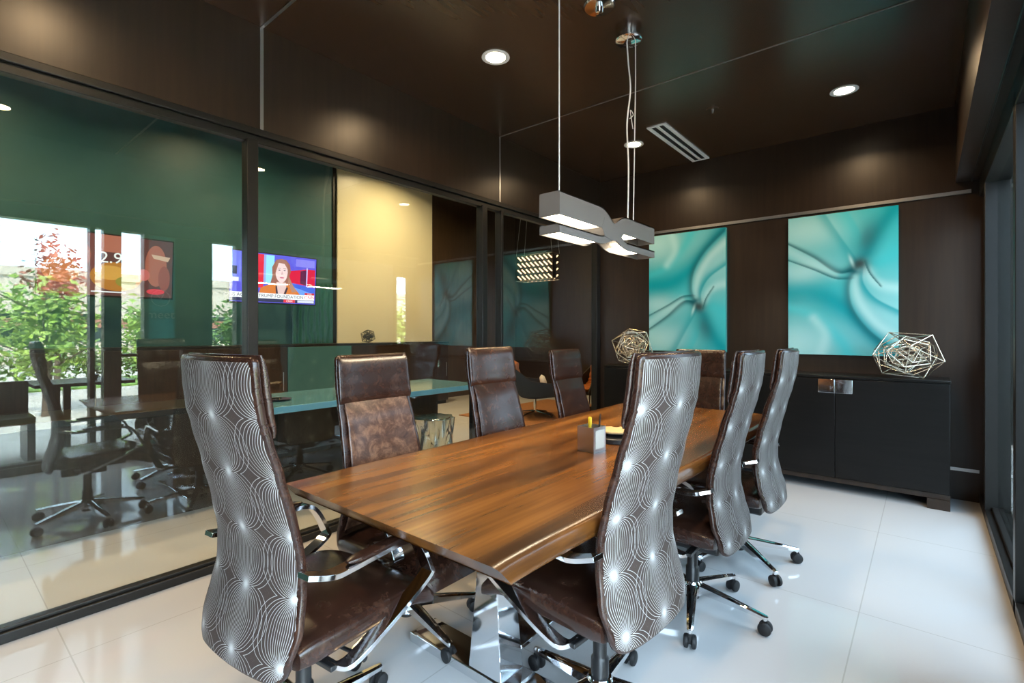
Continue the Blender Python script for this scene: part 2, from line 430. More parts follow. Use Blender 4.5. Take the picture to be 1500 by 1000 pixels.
# ------------------------------------------------------------------ the lobby shell behind the glass
def teal_relief():
    m, nt, b = new_mat('teal_wave_relief'); L = nt.links.new
    b.inputs['Base Color'].default_value = (0.035, 0.16, 0.15, 1); b.inputs['Roughness'].default_value = 0.3
    tc = nt.nodes.new('ShaderNodeTexCoord'); wv = nt.nodes.new('ShaderNodeTexWave'); bp = nt.nodes.new('ShaderNodeBump')
    wv.wave_type = 'BANDS'; wv.bands_direction = 'Y'; wv.inputs['Scale'].default_value = 3.5; wv.inputs['Distortion'].default_value = 4
    bp.inputs['Strength'].default_value = 0.9; bp.inputs['Distance'].default_value = 0.03
    L(tc.outputs['Object'], wv.inputs['Vector']); L(wv.outputs['Fac'], bp.inputs['Height']); L(bp.outputs['Normal'], b.inputs['Normal'])
    return m
M['relief'] = teal_relief()
struct('wall_lobby_green', BX(LX - 0.12, LX, YN, 4.30, 0, LH), M['green'])
struct('wall_lobby_cream', BX(LX - 0.12, LX + 0.05, 4.36, 6.35, 0, LH), M['cream'])
struct('trim_31', BX(LX - 0.12, LX + 0.02, 4.30, 4.36, 0, LH), M['bronze'])
struct('wall_lobby_brown', BX(LX - 0.12, LX, 6.35, LY, 0, LH), M['brownwall'])
struct('wall_lobby_end', BX(LX - 0.12, XL - 0.02, LY, LY + 0.12, 0, LH), M['panel'])
struct('wall_lobby_side', BX(XL - 0.10, XL - 0.02, YB + 0.02, LY, 0, LH), M['panel'])
struct('wall_lobby_near', BX(LX - 0.12, XL - 0.1, YN - 0.12, YN, 0, LH), M['green'])
struct('wall_lobby_upper', BX(XL - 0.10, XL - 0.02, YN, YB + 0.02, H + 0.12, LH), M['panel'])
struct('ceiling_lobby', BX(LX - 0.12, XL - 0.02, YN - 0.12, LY + 0.12, LH, LH + 0.1), M['panel'])
struct('trim_32', BX(LX, LX + 0.05, 3.62, 4.28, 0.0, 2.05), M['relief'])

# ------------------------------------------------------------------ ceiling fittings
def downlight(x, y, label):
    t = thing('downlight', label, 'ceiling light', (x, y, H), group='recessed ceiling downlights')
    MB().lathe([(0.062, -0.001), (0.088, -0.001), (0.090, -0.006), (0.080, -0.010), (0.064, -0.006), (0.062, -0.001)], 32, cap=False).build('trim_ring', M['white_strip'], t)
    MB().lathe([(0.001, -0.0025), (0.0635, -0.0025), (0.0635, -0.0045), (0.001, -0.0045)], 32, cap=False).build('lens', M['down'], t)
    return t
DL = [(-2.12, 2.39, 'recessed ceiling downlight on the glass-partition side, level with the pendant lamp'),
      (-2.11, 4.33, 'recessed ceiling downlight seen behind the pendant cables'),
      (-0.46, 4.34, 'recessed ceiling downlight on the window-wall side, beyond the air vent'),
      ]
for x, y, l in DL: downlight(x, y, l)

v = thing('ceiling_vent', 'long white double-slot air vent in the dark ceiling', 'vent', (-1.77, 4.60, H))
fr = MB()
for (x0, x1, y0, y1) in [(-0.085, -0.055, -0.55, 0.55), (-0.012, 0.012, -0.53, 0.53), (0.055, 0.085, -0.55, 0.55), (-0.055, 0.055, -0.55, -0.53), (-0.055, 0.055, 0.53, 0.55)]:
    fr.box(x0, x1, y0, y1, -0.010, 0)
fr.build('frame', M['white_strip'], v)
BX(-0.055, 0.055, -0.53, 0.53, -0.003, -0.001).build('slot', M['rubber'], v)

sp = thing('ceiling_sprinkler', 'small dark sprinkler cover on the ceiling beside the vent', 'sprinkler', (-1.30, 4.05, H))
MB().lathe([(0.002, -0.004), (0.045, -0.004), (0.048, 0.0)], 24).build('cover', M['ceil'], sp)
MB().lathe([(0.006, -0.03), (0.010, -0.004)], 12).build('nozzle', M['steel'], sp)

# ------------------------------------------------------------------ pendant lamp
PX0, PX1 = -1.385, -1.27
p = thing('pendant_lamp', 'grey twisted-ribbon pendant lamp glowing over the conference table', 'lamp', (-1.33, 2.38, 1.75))
def strip(name, pts, wd_, parent, glow):
    """open-bottomed channel following pts = [(y, ztop, zbottom)], local coords"""
    t = 0.006; w0, w1 = -wd_, wd_
    mb = MB()
    # two cheeks, top web
    for xa, xb in ((w0, w0 + t), (w1 - t, w1)):
        rings = [[(xa, y, zb), (xb, y, zb), (xb, y, zt), (xa, y, zt)] for y, zt, zb in pts]
        mb.loft(rings)
    rings = [[(w0, y, zt - t), (w1, y, zt - t), (w1, y, zt), (w0, y, zt)] for y, zt, zb in pts]
    mb.loft(rings)
    for (y, zt, zb), s in ((pts[0], 1), (pts[-1], -1)):
        mb.box(w0 + t, w1 - t, min(y, y + s * t), max(y, y + s * t), zb, zt - t)
    o = mb.build(name, M['fixture'], parent, smooth=30)
    if glow:
        ya, yb = glow
        mm = MB(); sel = [q for q in pts if ya <= q[0] <= yb]
        rings = [[(w0 + t, y, zb + 0.012), (w1 - t, y, zb + 0.012), (w1 - t, y, zb + 0.016), (w0 + t, y, zb + 0.016)] for y, zt, zb in sel]
        mm.loft(rings)
        mm.build('diffuser', M['lamp'], o)
    return o
def ss(t): t = max(0, min(1, t)); return t * t * (3 - 2 * t)
N_ = 40
def path(f):
    return [(-0.51 + 1.02 * i / N_, *f(i / N_)) for i in range(N_ + 1)]
# ribbon that is on top near the viewer's end and dives below at the far end
def ribA(s):
    k = ss((s - 0.36) / 0.30)
    zt = 0.190 - k * 0.150; zb = 0.082 - k * 0.082
    return zt, zb
def ribB(s):
    k = ss((s - 0.36) / 0.28)
    zt = 0.040 + k * 0.142; zb = 0.000 + k * 0.085
    return zt, zb
half = lambda pts, a, b: [q for q in pts if a <= q[0] <= b]
strip('ribbon', path(ribA), 0.0575, p, (-0.50, -0.03))
strip('ribbon', path(ribB), 0.0563, p, (-0.50, -0.10))
mb = MB()
mb.prism([(-0.13, 0.085), (-0.10, 0.045), (-0.05, 0.035), (0.0, 0.032), (0.06, 0.040), (0.11, 0.085), (0.10, 0.13), (0.05, 0.145), (0.01, 0.125), (-0.02, 0.125), (-0.05, 0.145), (-0.10, 0.14)], lambda a, b, k: (-0.0582 + 0.1164 * k, a, b)).build('joint', M['fixture'], p)
for ch, rng in ((p.children[0], (0.12, 0.36)), (p.children[1], (0.14, 0.34))):
    pts = [q for q in (path(ribA) if ch == p.children[0] else path(ribB)) if rng[0] <= q[0] <= rng[1]]
    mm = MB().loft([[(-0.05, y, zb + 0.012), (0.05, y, zb + 0.012), (0.05, y, zb + 0.016), (-0.05, y, zb + 0.016)] for y, zt, zb in pts])
    mm.build('diffuser', M['lamp'], ch)
# suspension: canopies and cords
Hc = H - 1.75
for yy in (-0.34, 0.32):
    MB().lathe([(0.050, 0.0), (0.050, -0.036), (0.078, -0.040), (0.078, -0.046), (0.070, -0.052), (0.008, -0.055)] if yy > 0 else [(0.085, 0.0), (0.085, -0.012), (0.078, -0.020), (0.022, -0.023), (0.020, -0.05), (0.005, -0.052)], 28, (-0.02, yy if yy > 0 else -0.02, Hc)).build('canopy', M['chrome'], p)
MB().tube([(0.0, -0.43, 0.18), (0.0, -0.43, Hc)], 0.0032, 6).build('cable', M['white_strip'], p)
MB().tube(catmull([(0.0, -0.43, Hc - 0.02), (0.02, -0.40, Hc - 0.10), (0.03, -0.36, Hc - 0.06), (0.02, -0.30, Hc)], 6), 0.0022, 6).build('cord', M['white_strip'], p)
MB().tube([(0.035, 0.27, 0.17), (0.035, 0.30, Hc - 0.3), (0.02, 0.33, Hc - 0.05)], 0.0028, 6).build('cable', M['white_strip'], p)
MB().tube(catmull([(0.0, 0.27, 0.17), (0.003, 0.275, 0.5), (-0.004, 0.27, 0.75), (0.01, 0.285, 0.95), (-0.015, 0.31, 1.12), (-0.03, 0.32, Hc - 0.053)], 8), 0.0042, 6).build('cord', M['white'], p)
MB().tube(catmull([(0.012, 0.27, 0.78), (0.03, 0.28, 0.80), (0.012, 0.28, 0.83), (0.028, 0.28, 0.72)], 6), 0.002, 5).build('cord_tie', M['white_strip'], p)

# ------------------------------------------------------------------ conference table
TX0, TX1, TY0, TY1, TZ = -1.785, -0.765, 0.86, 3.60, 0.757
tb = thing('conference_table', 'long live-edge varnished wood conference table on polished steel pedestals', 'table', (-1.270, 2.23, 0))
def slab():
    mb = MB(); rings = []
    n = 60
    for i in range(n + 1):
        y = -1.373 + 2.743 * i / n
        wl = 0.006 * sin(3.1 * y + 0.4) + 0.004 * sin(8.3 * y); wr = 0.006 * sin(2.6 * y + 2) + 0.004 * sin(7.1 * y + 1)
        a = -0.530 + wl; b = 0.530 + wr
        ch_ = 0.048 if i == 0 else (-0.048 if i == n else 0.0)
        zt, zb = TZ, 0.702
        prof = [(a + 0.006, zb), (b - 0.006, zb), (b - 0.001, zb + 0.006), (b, zb + 0.016), (b - 0.004, zt - 0.014), (b - 0.010, zt - 0.005), (b - 0.022, zt), (b - 0.034, zt), (b - 0.08, zt),
                (a + 0.08, zt), (a + 0.034, zt), (a + 0.022, zt), (a + 0.010, zt - 0.005), (a + 0.004, zt - 0.014), (a, zb + 0.016), (a + 0.001, zb + 0.006)]
        rings.append([(x, y + ch_ * (zt - z) / (zt - zb), z) for x, z in prof])
    return mb.loft(rings)
slab().build('tabletop', M['table'], tb, smooth=35)
for yc in (-0.82, 1.04):
    f = MB().box(-0.40, 0.30, yc - 0.07, yc + 0.07, 0.0, 0.040).build('foot', M['chrome'], tb, bevel=0.004)
    r = [[(sx * (0.035 + 0.045 * k) + 0.02, yc + sy * (0.045 + 0.02 * k), z) for sx, sy in ((-1, -1), (1, -1), (1, 1), (-1, 1))] for k, z in ((1, 0.0402), (0.45, 0.33), (0.2, 0.55), (0.9, 0.69))]
    MB().loft(r).build('pedestal', M['chrome'], tb, smooth=0, bevel=0.003)
    MB().box(-0.30, 0.34, yc - 0.09, yc + 0.09, 0.690, 0.702).build('bracket', M['steel'], tb)
MB().box(-0.055, 0.095, -0.76, 0.98, 0.10, 0.118).build('stretcher', M['chrome'], tb, bevel=0.003)

# ------------------------------------------------------------------ office chair
BACK = [(0.385, -0.232), (0.45, -0.224), (0.53, -0.200), (0.61, -0.183), (0.70, -0.183), (0.80, -0.202), (0.92, -0.232), (1.03, -0.262), (1.09, -0.278), (1.16, -0.287), (1.235, -0.292)]
HW = [(0.385, 0.200), (0.42, 0.222), (0.50, 0.236), (0.62, 0.222), (0.75, 0.214), (0.95, 0.203), (1.10, 0.196), (1.235, 0.193)]
def sse(a, b, n, e):
    out = []
    for j in range(n):
        t = 2 * pi * j / n
        c, s_ = cos(t), sin(t)
        out.append((a * abs(c) ** (2 / e) * (1 if c >= 0 else -1), b * abs(s_) ** (2 / e) * (1 if s_ >= 0 else -1)))
    return out
CURVE = 0.45
def make_chair():
    t = thing('conference_chair', 'x', 'chair')
    # upholstered back
    mb = MB(); rings = []
    zs = [0.385, 0.392, 0.405] + [0.405 + (1.222 - 0.405) * i / 34 for i in range(1, 35)] + [1.232, 1.237]
    for i, z in enumerate(zs):
        hw = interp(HW, z); yr = interp(BACK, z); th = 0.036
        sh = {0: 0.72, 1: 0.90, 2: 0.98, len(zs) - 2: 0.93, len(zs) - 1: 0.74}.get(i, 1.0)
        rings.append([(x, yr + 0.018 + y + CURVE * x * x, z) for x, y in sse(hw - (1 - sh) * 0.06, th / 2 * sh, 64, 4.0)])
    mb.loft(rings)
    mb.build('backrest', M['leather'], t, smooth=60)
    # patterned cloth panel on the rear of the back
    me_v = []; me_f = []; uvs = []
    nz, nx = 60, 32
    arc = 0.0; prev = None
    for i in range(nz + 1):
        z = 0.396 + (1.224 - 0.396) * i / nz
        hf = interp(HW, z); hw = hf - 0.008; yr = interp(BACK, z)
        if i == 0: hw -= 0.012
        if i == nz: hw -= 0.006
        if prev: arc += sqrt((z - prev[0]) ** 2 + (yr - prev[1]) ** 2)
        prev = (z, yr)
        for j in range(nx + 1):
            x = hw * sin(pi / 2 * (2 * j / nx - 1))
            e = abs(x) / hw
            me_v.append((x, yr + 0.018 - 0.018 * (1 - (abs(x) / hf) ** 4) ** 0.25 + CURVE * x * x - 0.003 + 0.0036 * e ** 14, z)); uvs.append((x, arc))
    for i in range(nz):
        for j in range(nx):
            a = i * (nx + 1) + j
            me_f.append((a, a + 1, a + nx + 2, a + nx + 1))
    k = len(me_v)
    me_v += [(x, y + 0.004, z) for x, y, z in me_v]; uvs += uvs
    me_f += [tuple(k + q for q in reversed(f)) for f in me_f]
    bord = [j for j in range(nx + 1)] + [i * (nx + 1) + nx for i in range(1, nz + 1)] + [nz * (nx + 1) + j for j in range(nx - 1, -1, -1)] + [i * (nx + 1) for i in range(nz - 1, 0, -1)]
    for q, w in zip(bord, bord[1:] + bord[:1]): me_f.append((q, k + q, k + w, w))
    cp = MB(); cp.add(me_v, me_f)
    co = cp.build('back_cover', M['rosette'], t, smooth=50)
    ul = co.data.uv_layers.new(name='UVMap')
    for lp in co.data.loops: ul.data[lp.index].uv = uvs[lp.vertex_index]
    co['label'] = 'dark cloth rear panel woven with silver rosettes'
    # headrest
    mb = MB(); rings = []
    for i in range(15):
        q = i / 14; z = 1.028 + (1.241 - 1.028) * q
        hw = interp(HW, z) + 0.001; yf = interp(BACK, z) + 0.030
        bulge = 0.020 * (1 - abs(2 * q - 1) ** 3.2) ** 0.8 + 0.004
        rings.append([(x, yf + bulge / 2 + y + CURVE * x * x, z) for x, y in sse(hw - 0.004 * abs(2 * q - 1) ** 6, bulge / 2 + 0.004, 36, 3.6)])
    mb.loft(rings).build('headrest', M['leather'], t, smooth=60)
    # front pad of the back
    mb = MB(); rings = []
    for i in range(17):
        q = i / 16; z = 0.50 + (1.030 - 0.50) * q
        hw = interp(HW, z) - 0.026; yf = interp(BACK, z) + 0.034
        d = 0.012 * (1 - abs(2 * q - 1) ** 6) + 0.003
        rings.append([(x, yf + d / 2 + y + CURVE * x * x, z) for x, y in sse(hw, d / 2 + 0.002, 32, 4)])
    mb.loft(rings).build('back_pad', M['leather'], t, smooth=60)
    # seat
    mb = MB(); rings = []
    n = 20
    for i in range(n + 1):
        q = i / n; y = -0.165 + 0.50 * q
        sh = 1.0
        if q < 0.08: sh = 0.80 + 0.2 * (q / 0.08) ** 0.5
        if q > 0.9: sh = 0.72 + 0.28 * sqrt(max(0, 1 - ((q - 0.9) / 0.1) ** 2))
        zc = 0.440 + 0.010 * sin(q * pi) - 0.045 * max(0, (q - 0.72) / 0.28) ** 2
        hw = 0.238 + 0.018 * sin(q * pi * 0.9)
        rings.append([(x, y, zc + z) for x, z in sse(hw * (0.94 + 0.06 * sh), 0.046 * sh, 36, 4)])
    mb.loft(rings).build('seat', M['leather'], t, smooth=60)
    sm = MB().tube([(-0.215, 0.03, 0.4955), (0.215, 0.03, 0.4955)], 0.0018, 6); 
    BX(-0.13, 0.13, -0.12, 0.20, 0.378, 0.402).build('seat_pan', M['black_plastic'], t, bevel=0.008)
    # armrests
    for s in (-1, 1):
        x = s * 0.268
        pts = catmull([(x - s * 0.022, -0.165, 0.668), (x, -0.10, 0.652), (x, -0.04, 0.650), (x, 0.10, 0.656), (x, 0.18, 0.652), (x, 0.225, 0.622), (x, 0.268, 0.540), (x, 0.262, 0.505), (x, 0.10, 0.432), (x - s * 0.01, -0.03, 0.378), (x - s * 0.05, -0.06, 0.372)], 5)
        a = MB().band(pts, 0.046, 0.014).build('armrest', M['chrome'], t, smooth=35, bevel=0.002)
        pd = MB(); rg = []
        for i in range(11):
            q = i / 10; y = -0.045 + 0.215 * q
            sh = sqrt(max(0.12, 1 - abs(2 * q - 1) ** 6))
            rg.append([(x + u, y, 0.664 + 0.004 * q + w) for u, w in sse(0.021 * sh, 0.010 * sh, 16, 3)])
        pd.loft(rg).build('arm_pad', M['leather'], a, smooth=60)
        BX(*(sorted((x - s * 0.03, x - s * 0.15))), -0.075, -0.045, 0.364, 0.379).build('arm_bracket', M['black_plastic'], a, bevel=0.003)
    # mechanism and gas lift
    mb = MB().box(-0.075, 0.075, -0.14, 0.10, 0.325, 0.378)
    mb.build('tilt_mechanism', M['black_plastic'], t, bevel=0.012)
    MB().tube([(0.07, 0.03, 0.345), (0.17, 0.04, 0.342), (0.235, 0.045, 0.338)], [0.006, 0.006, 0.010], 8).build('lever', M['black_plastic'], t)
    MB().lathe([(0.030, 0.06), (0.030, 0.20), (0.026, 0.205), (0.0235, 0.21), (0.0235, 0.326)], 20).build('gas_lift', M['black_plastic'], t)
    MB().lathe([(0.036, 0.075), (0.046, 0.082), (0.046, 0.130), (0.038, 0.142), (0.031, 0.143)], 24).build('hub', M['chrome'], t)
    # star base: five legs, each with a caster
    for k in range(5):
        mb = MB(); rg = []
        for q in (0, 0.25, 0.5, 0.75, 0.93, 1.0):
            x = 0.034 + 0.288 * q; hw = 0.024 - 0.011 * q; zt = 0.134 - 0.052 * q ** 1.1; th = 0.040 - 0.024 * q
            if q == 1.0: hw *= 0.7
            rg.append([(x, -hw, zt - th), (x, hw, zt - th), (x, hw, zt - 0.006), (x, hw * 0.45, zt), (x, -hw * 0.45, zt), (x, -hw, zt - 0.006)])
        lg = mb.loft(rg).build('base_leg', M['chrome'], t, smooth=30)
        lg.rotation_euler = (0, 0, radians(72 * k))
        cm = MB()
        for sy in (-1, 1):
            prof = [(0.008, 0.006), (0.020, 0.006), (0.027, 0.009), (0.028, 0.014), (0.026, 0.022), (0.018, 0.026), (0.004, 0.027)]
            rgs = [[(0.312 + r * cos(2 * pi * j / 20), sy * d, 0.0285 + r * sin(2 * pi * j / 20)) for j in range(20)] for r, d in prof]
            cm.loft(rgs)
        cm.box(0.300, 0.322, -0.007, 0.007, 0.020, 0.060)
        cm.build('caster', M['rubber'], lg)
        MB().lathe([(0.008, 0.058), (0.008, 0.069), (0.013, 0.069), (0.013, 0.078)], 12, (0.312, 0, 0)).build('caster_stem', M['chrome'], lg)
    return t

proto = make_chair()
used = [False]
def place_chair(x, y, deg, basedeg, drop, label):
    """drop: how far this chair's seat is lowered on its gas lift"""
    if not used[0]:
        o = proto; used[0] = True
    else:
        o = copy_tree(proto)
    o.location = (x, y, 0); o.rotation_euler = (0, 0, radians(deg))
    tag(o, label, 'chair', 'high-back conference chairs')
    k = 0
    for c in o.children:
        nm = c.name.split('.')[0]
        if nm == 'base_leg':
            c.rotation_euler = (0, 0, radians(basedeg + 72 * k)); k += 1
        elif nm not in ('hub', 'gas_lift'):
            c.location = (0, 0, -drop)
    return o
place_chair(-1.50, 0.785, 6, 20, 0.0, 'chair at the open short end of the table, its patterned back and chrome arms showing')
place_chair(-0.85, 1.49, 85, 13, 0.0, 'tall patterned-back chair on the window side whose back hides part of the desk phone')
place_chair(-0.845, 2.345, 91, -91, 0.02, 'patterned-back chair in the middle of the three on the window side')
place_chair(-0.83, 3.03, 90, -59, 0.03, 'patterned-back chair on the window side, the one by the black sideboard')
worn_chair = place_chair(-1.76, 1.395, -89, 10, 0.045, 'leather-fronted chair on the glass side with worn tan patches, by the open table end')
place_chair(-1.74, 2.19, -90, 30, 0.03, 'leather-fronted chair in the middle of the glass side, beside the silver stump stool')
place_chair(-1.75, 3.01, -87, 50, 0.065, 'leather-fronted chair on the glass side, third along, before the rust lounge chairs')
place_chair(-1.375, 3.74, 180, 0, 0.08, 'leather-fronted chair at the far short end of the table, backed against the sideboard')

for c in worn_chair.children:
    if c.name.startswith('back_pad'):
        c.data = c.data.copy(); c.data.materials[0] = M['worn']; c['label'] = 'worn tan leather back pad'

# ------------------------------------------------------------------ things on the table
h = thing('pen_holder', 'square brushed-steel pen cup on the conference table', 'pen cup', (-1.185, 2.0, TZ), radians(-6))
mb = MB(); w = 0.046; e = 0.004
mb.box(-w, w, -w, w, 0, 0.004)
for a in ((-w, w, -w, -w + e), (-w, w, w - e, w), (-w, -w + e, -w + e, w - e), (w - e, w, -w + e, w - e)):
    mb.box(*a, 0.004, 0.112)
mb.build('cup', M['steel'], h)
BX(w, w + 0.002, -0.034, 0.034, 0.016, 0.098).build('inset_panel', M['paper'], h)
mk = MB().lathe([(0.007, 0.006), (0.007, 0.118), (0.0085, 0.118), (0.0085, 0.15), (0.006, 0.154)], 12).build('highlighter', M['yellow'], loc=(-1.188, 1.99, TZ))
mk.rotation_euler = (0.04, 0.03, 0); tag(mk, 'yellow highlighter standing in the steel pen cup', 'pen')
mk = MB().lathe([(0.004, 0.006), (0.004, 0.145), (0.0025, 0.165), (0.001, 0.168)], 10).build('pen', M['black_plastic'], loc=(-1.165, 2.02, TZ))
mk.rotation_euler = (-0.05, 0.06, 0); tag(mk, 'slim black pen standing in the steel pen cup', 'pen')

ph = thing('conference_phone', 'black conference phone with a curved tan top on the table', 'phone', (-1.20, 2.26, TZ), radians(27))
def arc(r0, r1, a0, a1, n=18):
    o = [(r1 * cos(radians(a0 + (a1 - a0) * i / n)), r1 * sin(radians(a0 + (a1 - a0) * i / n))) for i in range(n + 1)]
    o += [(r0 * cos(radians(a1 - (a1 - a0) * i / n)), r0 * sin(radians(a1 - (a1 - a0) * i / n))) for i in range(n + 1)]
    return o
MB().prism(arc(0.03, 0.115, 190, 350), lambda a, b, k: (a, b, 0.026 * k + (0 if k == 0 else 0.10 * max(0, b + 0.09)))).build('phone_base', M['black_plastic'], ph, bevel=0.004)
MB().prism(arc(0.02, 0.112, 198, 342), lambda a, b, k: (a * 1.02, b + 0.03, 0.046 + 0.010 * k + 0.10 * (b + 0.10))).build('speaker_cover', M['tan'], ph, bevel=0.003)
BX(-0.045, 0.045, -0.03, 0.01, 0.0, 0.045).build('phone_body', M['black_plastic'], ph, bevel=0.005)
cb = thing('card_holder', 'small tan card holder with a white top behind the desk phone', 'card holder', (-1.225, 2.56, TZ))
BX(-0.03, 0.03, -0.022, 0.022, 0, 0.06).build('box', M['tan'], cb, bevel=0.004)
BX(-0.026, 0.026, -0.016, 0.016, 0.06, 0.072).build('card', M['white'], cb)

# ------------------------------------------------------------------ sideboard
sb = thing('sideboard', 'low espresso-black sideboard along the picture wall', 'sideboard', (-1.28, 4.99, 0))
SX0, SX1, SY0, SY1 = -1.40, 1.414, -0.20, 0.18
BX(SX0, SX1, SY0 + 0.012, SY1, 0.115, 0.925).build('carcass', M['black_case'], sb, bevel=0.003)
BX(SX0 - 0.004, SX1 + 0.004, SY0 - 0.004, SY1, 0.925, 0.945).build('top', M['black_case'], sb, bevel=0.003)
BX(SX0, SX1, SY0 + 0.02, SY1, 0.075, 0.112).build('plinth', M['walnut_dark'], sb)
for xx in (SX0, SX1 - 0.13):
    BX(xx, xx + 0.13, SY0 + 0.004, SY1, 0, 0.075).build('leg', M['walnut_dark'], sb)
wd = (SX1 - SX0) / 4
for k in range(4):
    a = SX0 + k * wd + 0.003; b = a + wd - 0.006
    d = BX(a, b, SY0 - 0.006, SY0 + 0.012, 0.122, 0.918).build('door', M['black_case'], sb, bevel=0.002)
    hx = (b - 0.115, b) if k % 2 == 0 else (a, a + 0.115)
    BX(hx[0], hx[1], SY0 - 0.012, SY0 - 0.006, 0.805, 0.915).build('handle_plate', M['chrome'], d, bevel=0.002)['label'] = 'polished square handle plate'

# wire sculptures
PHI = (1 + 5 ** 0.5) / 2
IV = [(0, s1, s2 * PHI) for s1 in (-1, 1) for s2 in (-1, 1)]
IV = IV + [(a, b, 0) for c, a, b in IV for _ in (0,)] + [(b, 0, a) for c, a, b in IV]
IV = [Vector(q).normalized() for q in ([(0, a, b * PHI) for a in (-1, 1) for b in (-1, 1)] + [(a, b * PHI, 0) for a in (-1, 1) for b in (-1, 1)] + [(a * PHI, 0, b) for a in (-1, 1) for b in (-1, 1)])]
DV = [Vector(q).normalized() for q in ([(a, b, c) for a in (-1, 1) for b in (-1, 1) for c in (-1, 1)] + [(0, a / PHI, b * PHI) for a in (-1, 1) for b in (-1, 1)] + [(a / PHI, b * PHI, 0) for a in (-1, 1) for b in (-1, 1)] + [(a * PHI, 0, b / PHI) for a in (-1, 1) for b in (-1, 1)])]
def cage(V, rx, rz, wire, seed, cut=1.06):
    rnd = random.Random(seed)
    q = Matrix.Rotation(rnd.random() * 6, 3, 'Z') @ Matrix.Rotation(rnd.random() * 6, 3, 'X') @ Matrix.Rotation(rnd.random() * 3, 3, 'Y')
    P = [q @ v for v in V]
    dm = min((P[0] - x).length for x in P[1:])
    P2 = [Vector((v.x * rx, v.y * rx, v.z * rz)) * (1 + 0.12 * (rnd.random() - 0.5)) for v in P]
    mb = MB()
    for i in range(len(P)):
        for j in range(i):
            if (P[i] - P[j]).length < dm * cut:
                mb.tube([P2[i], P2[j]], wire, 6)
    return mb
def wire_ball(name, loc, rx, rz, wire, mats, label, seed):
    t = thing(name, label, 'sculpture', loc)
    off = None
    for k, (V, s) in enumerate([(IV, 1.0), (DV, 0.80), (IV, 0.68), (IV, 0.52), (DV, 0.40)]):
        mb = cage(V, rx * s, rz * s, wire, seed + k)
        if off is None:
            off = -min(v[2] for v in mb.v)
        mb.build('outer_cage' if k == 0 else 'inner_cage', mats, t, loc=(0, 0, off), smooth=60)
    return t
wire_ball('wire_sculpture', (-0.12, 4.865, 0.945), 0.245, 0.195, 0.0034, M['champagne'], 'nested wire sculpture on the sideboard end beside the window wall', 11)
wire_ball('wire_sculpture', (-2.40, 4.89, 0.945), 0.225, 0.215, 0.0036, M['champagne'], 'nested wire sculpture on the sideboard end beside the glass partition', 23)

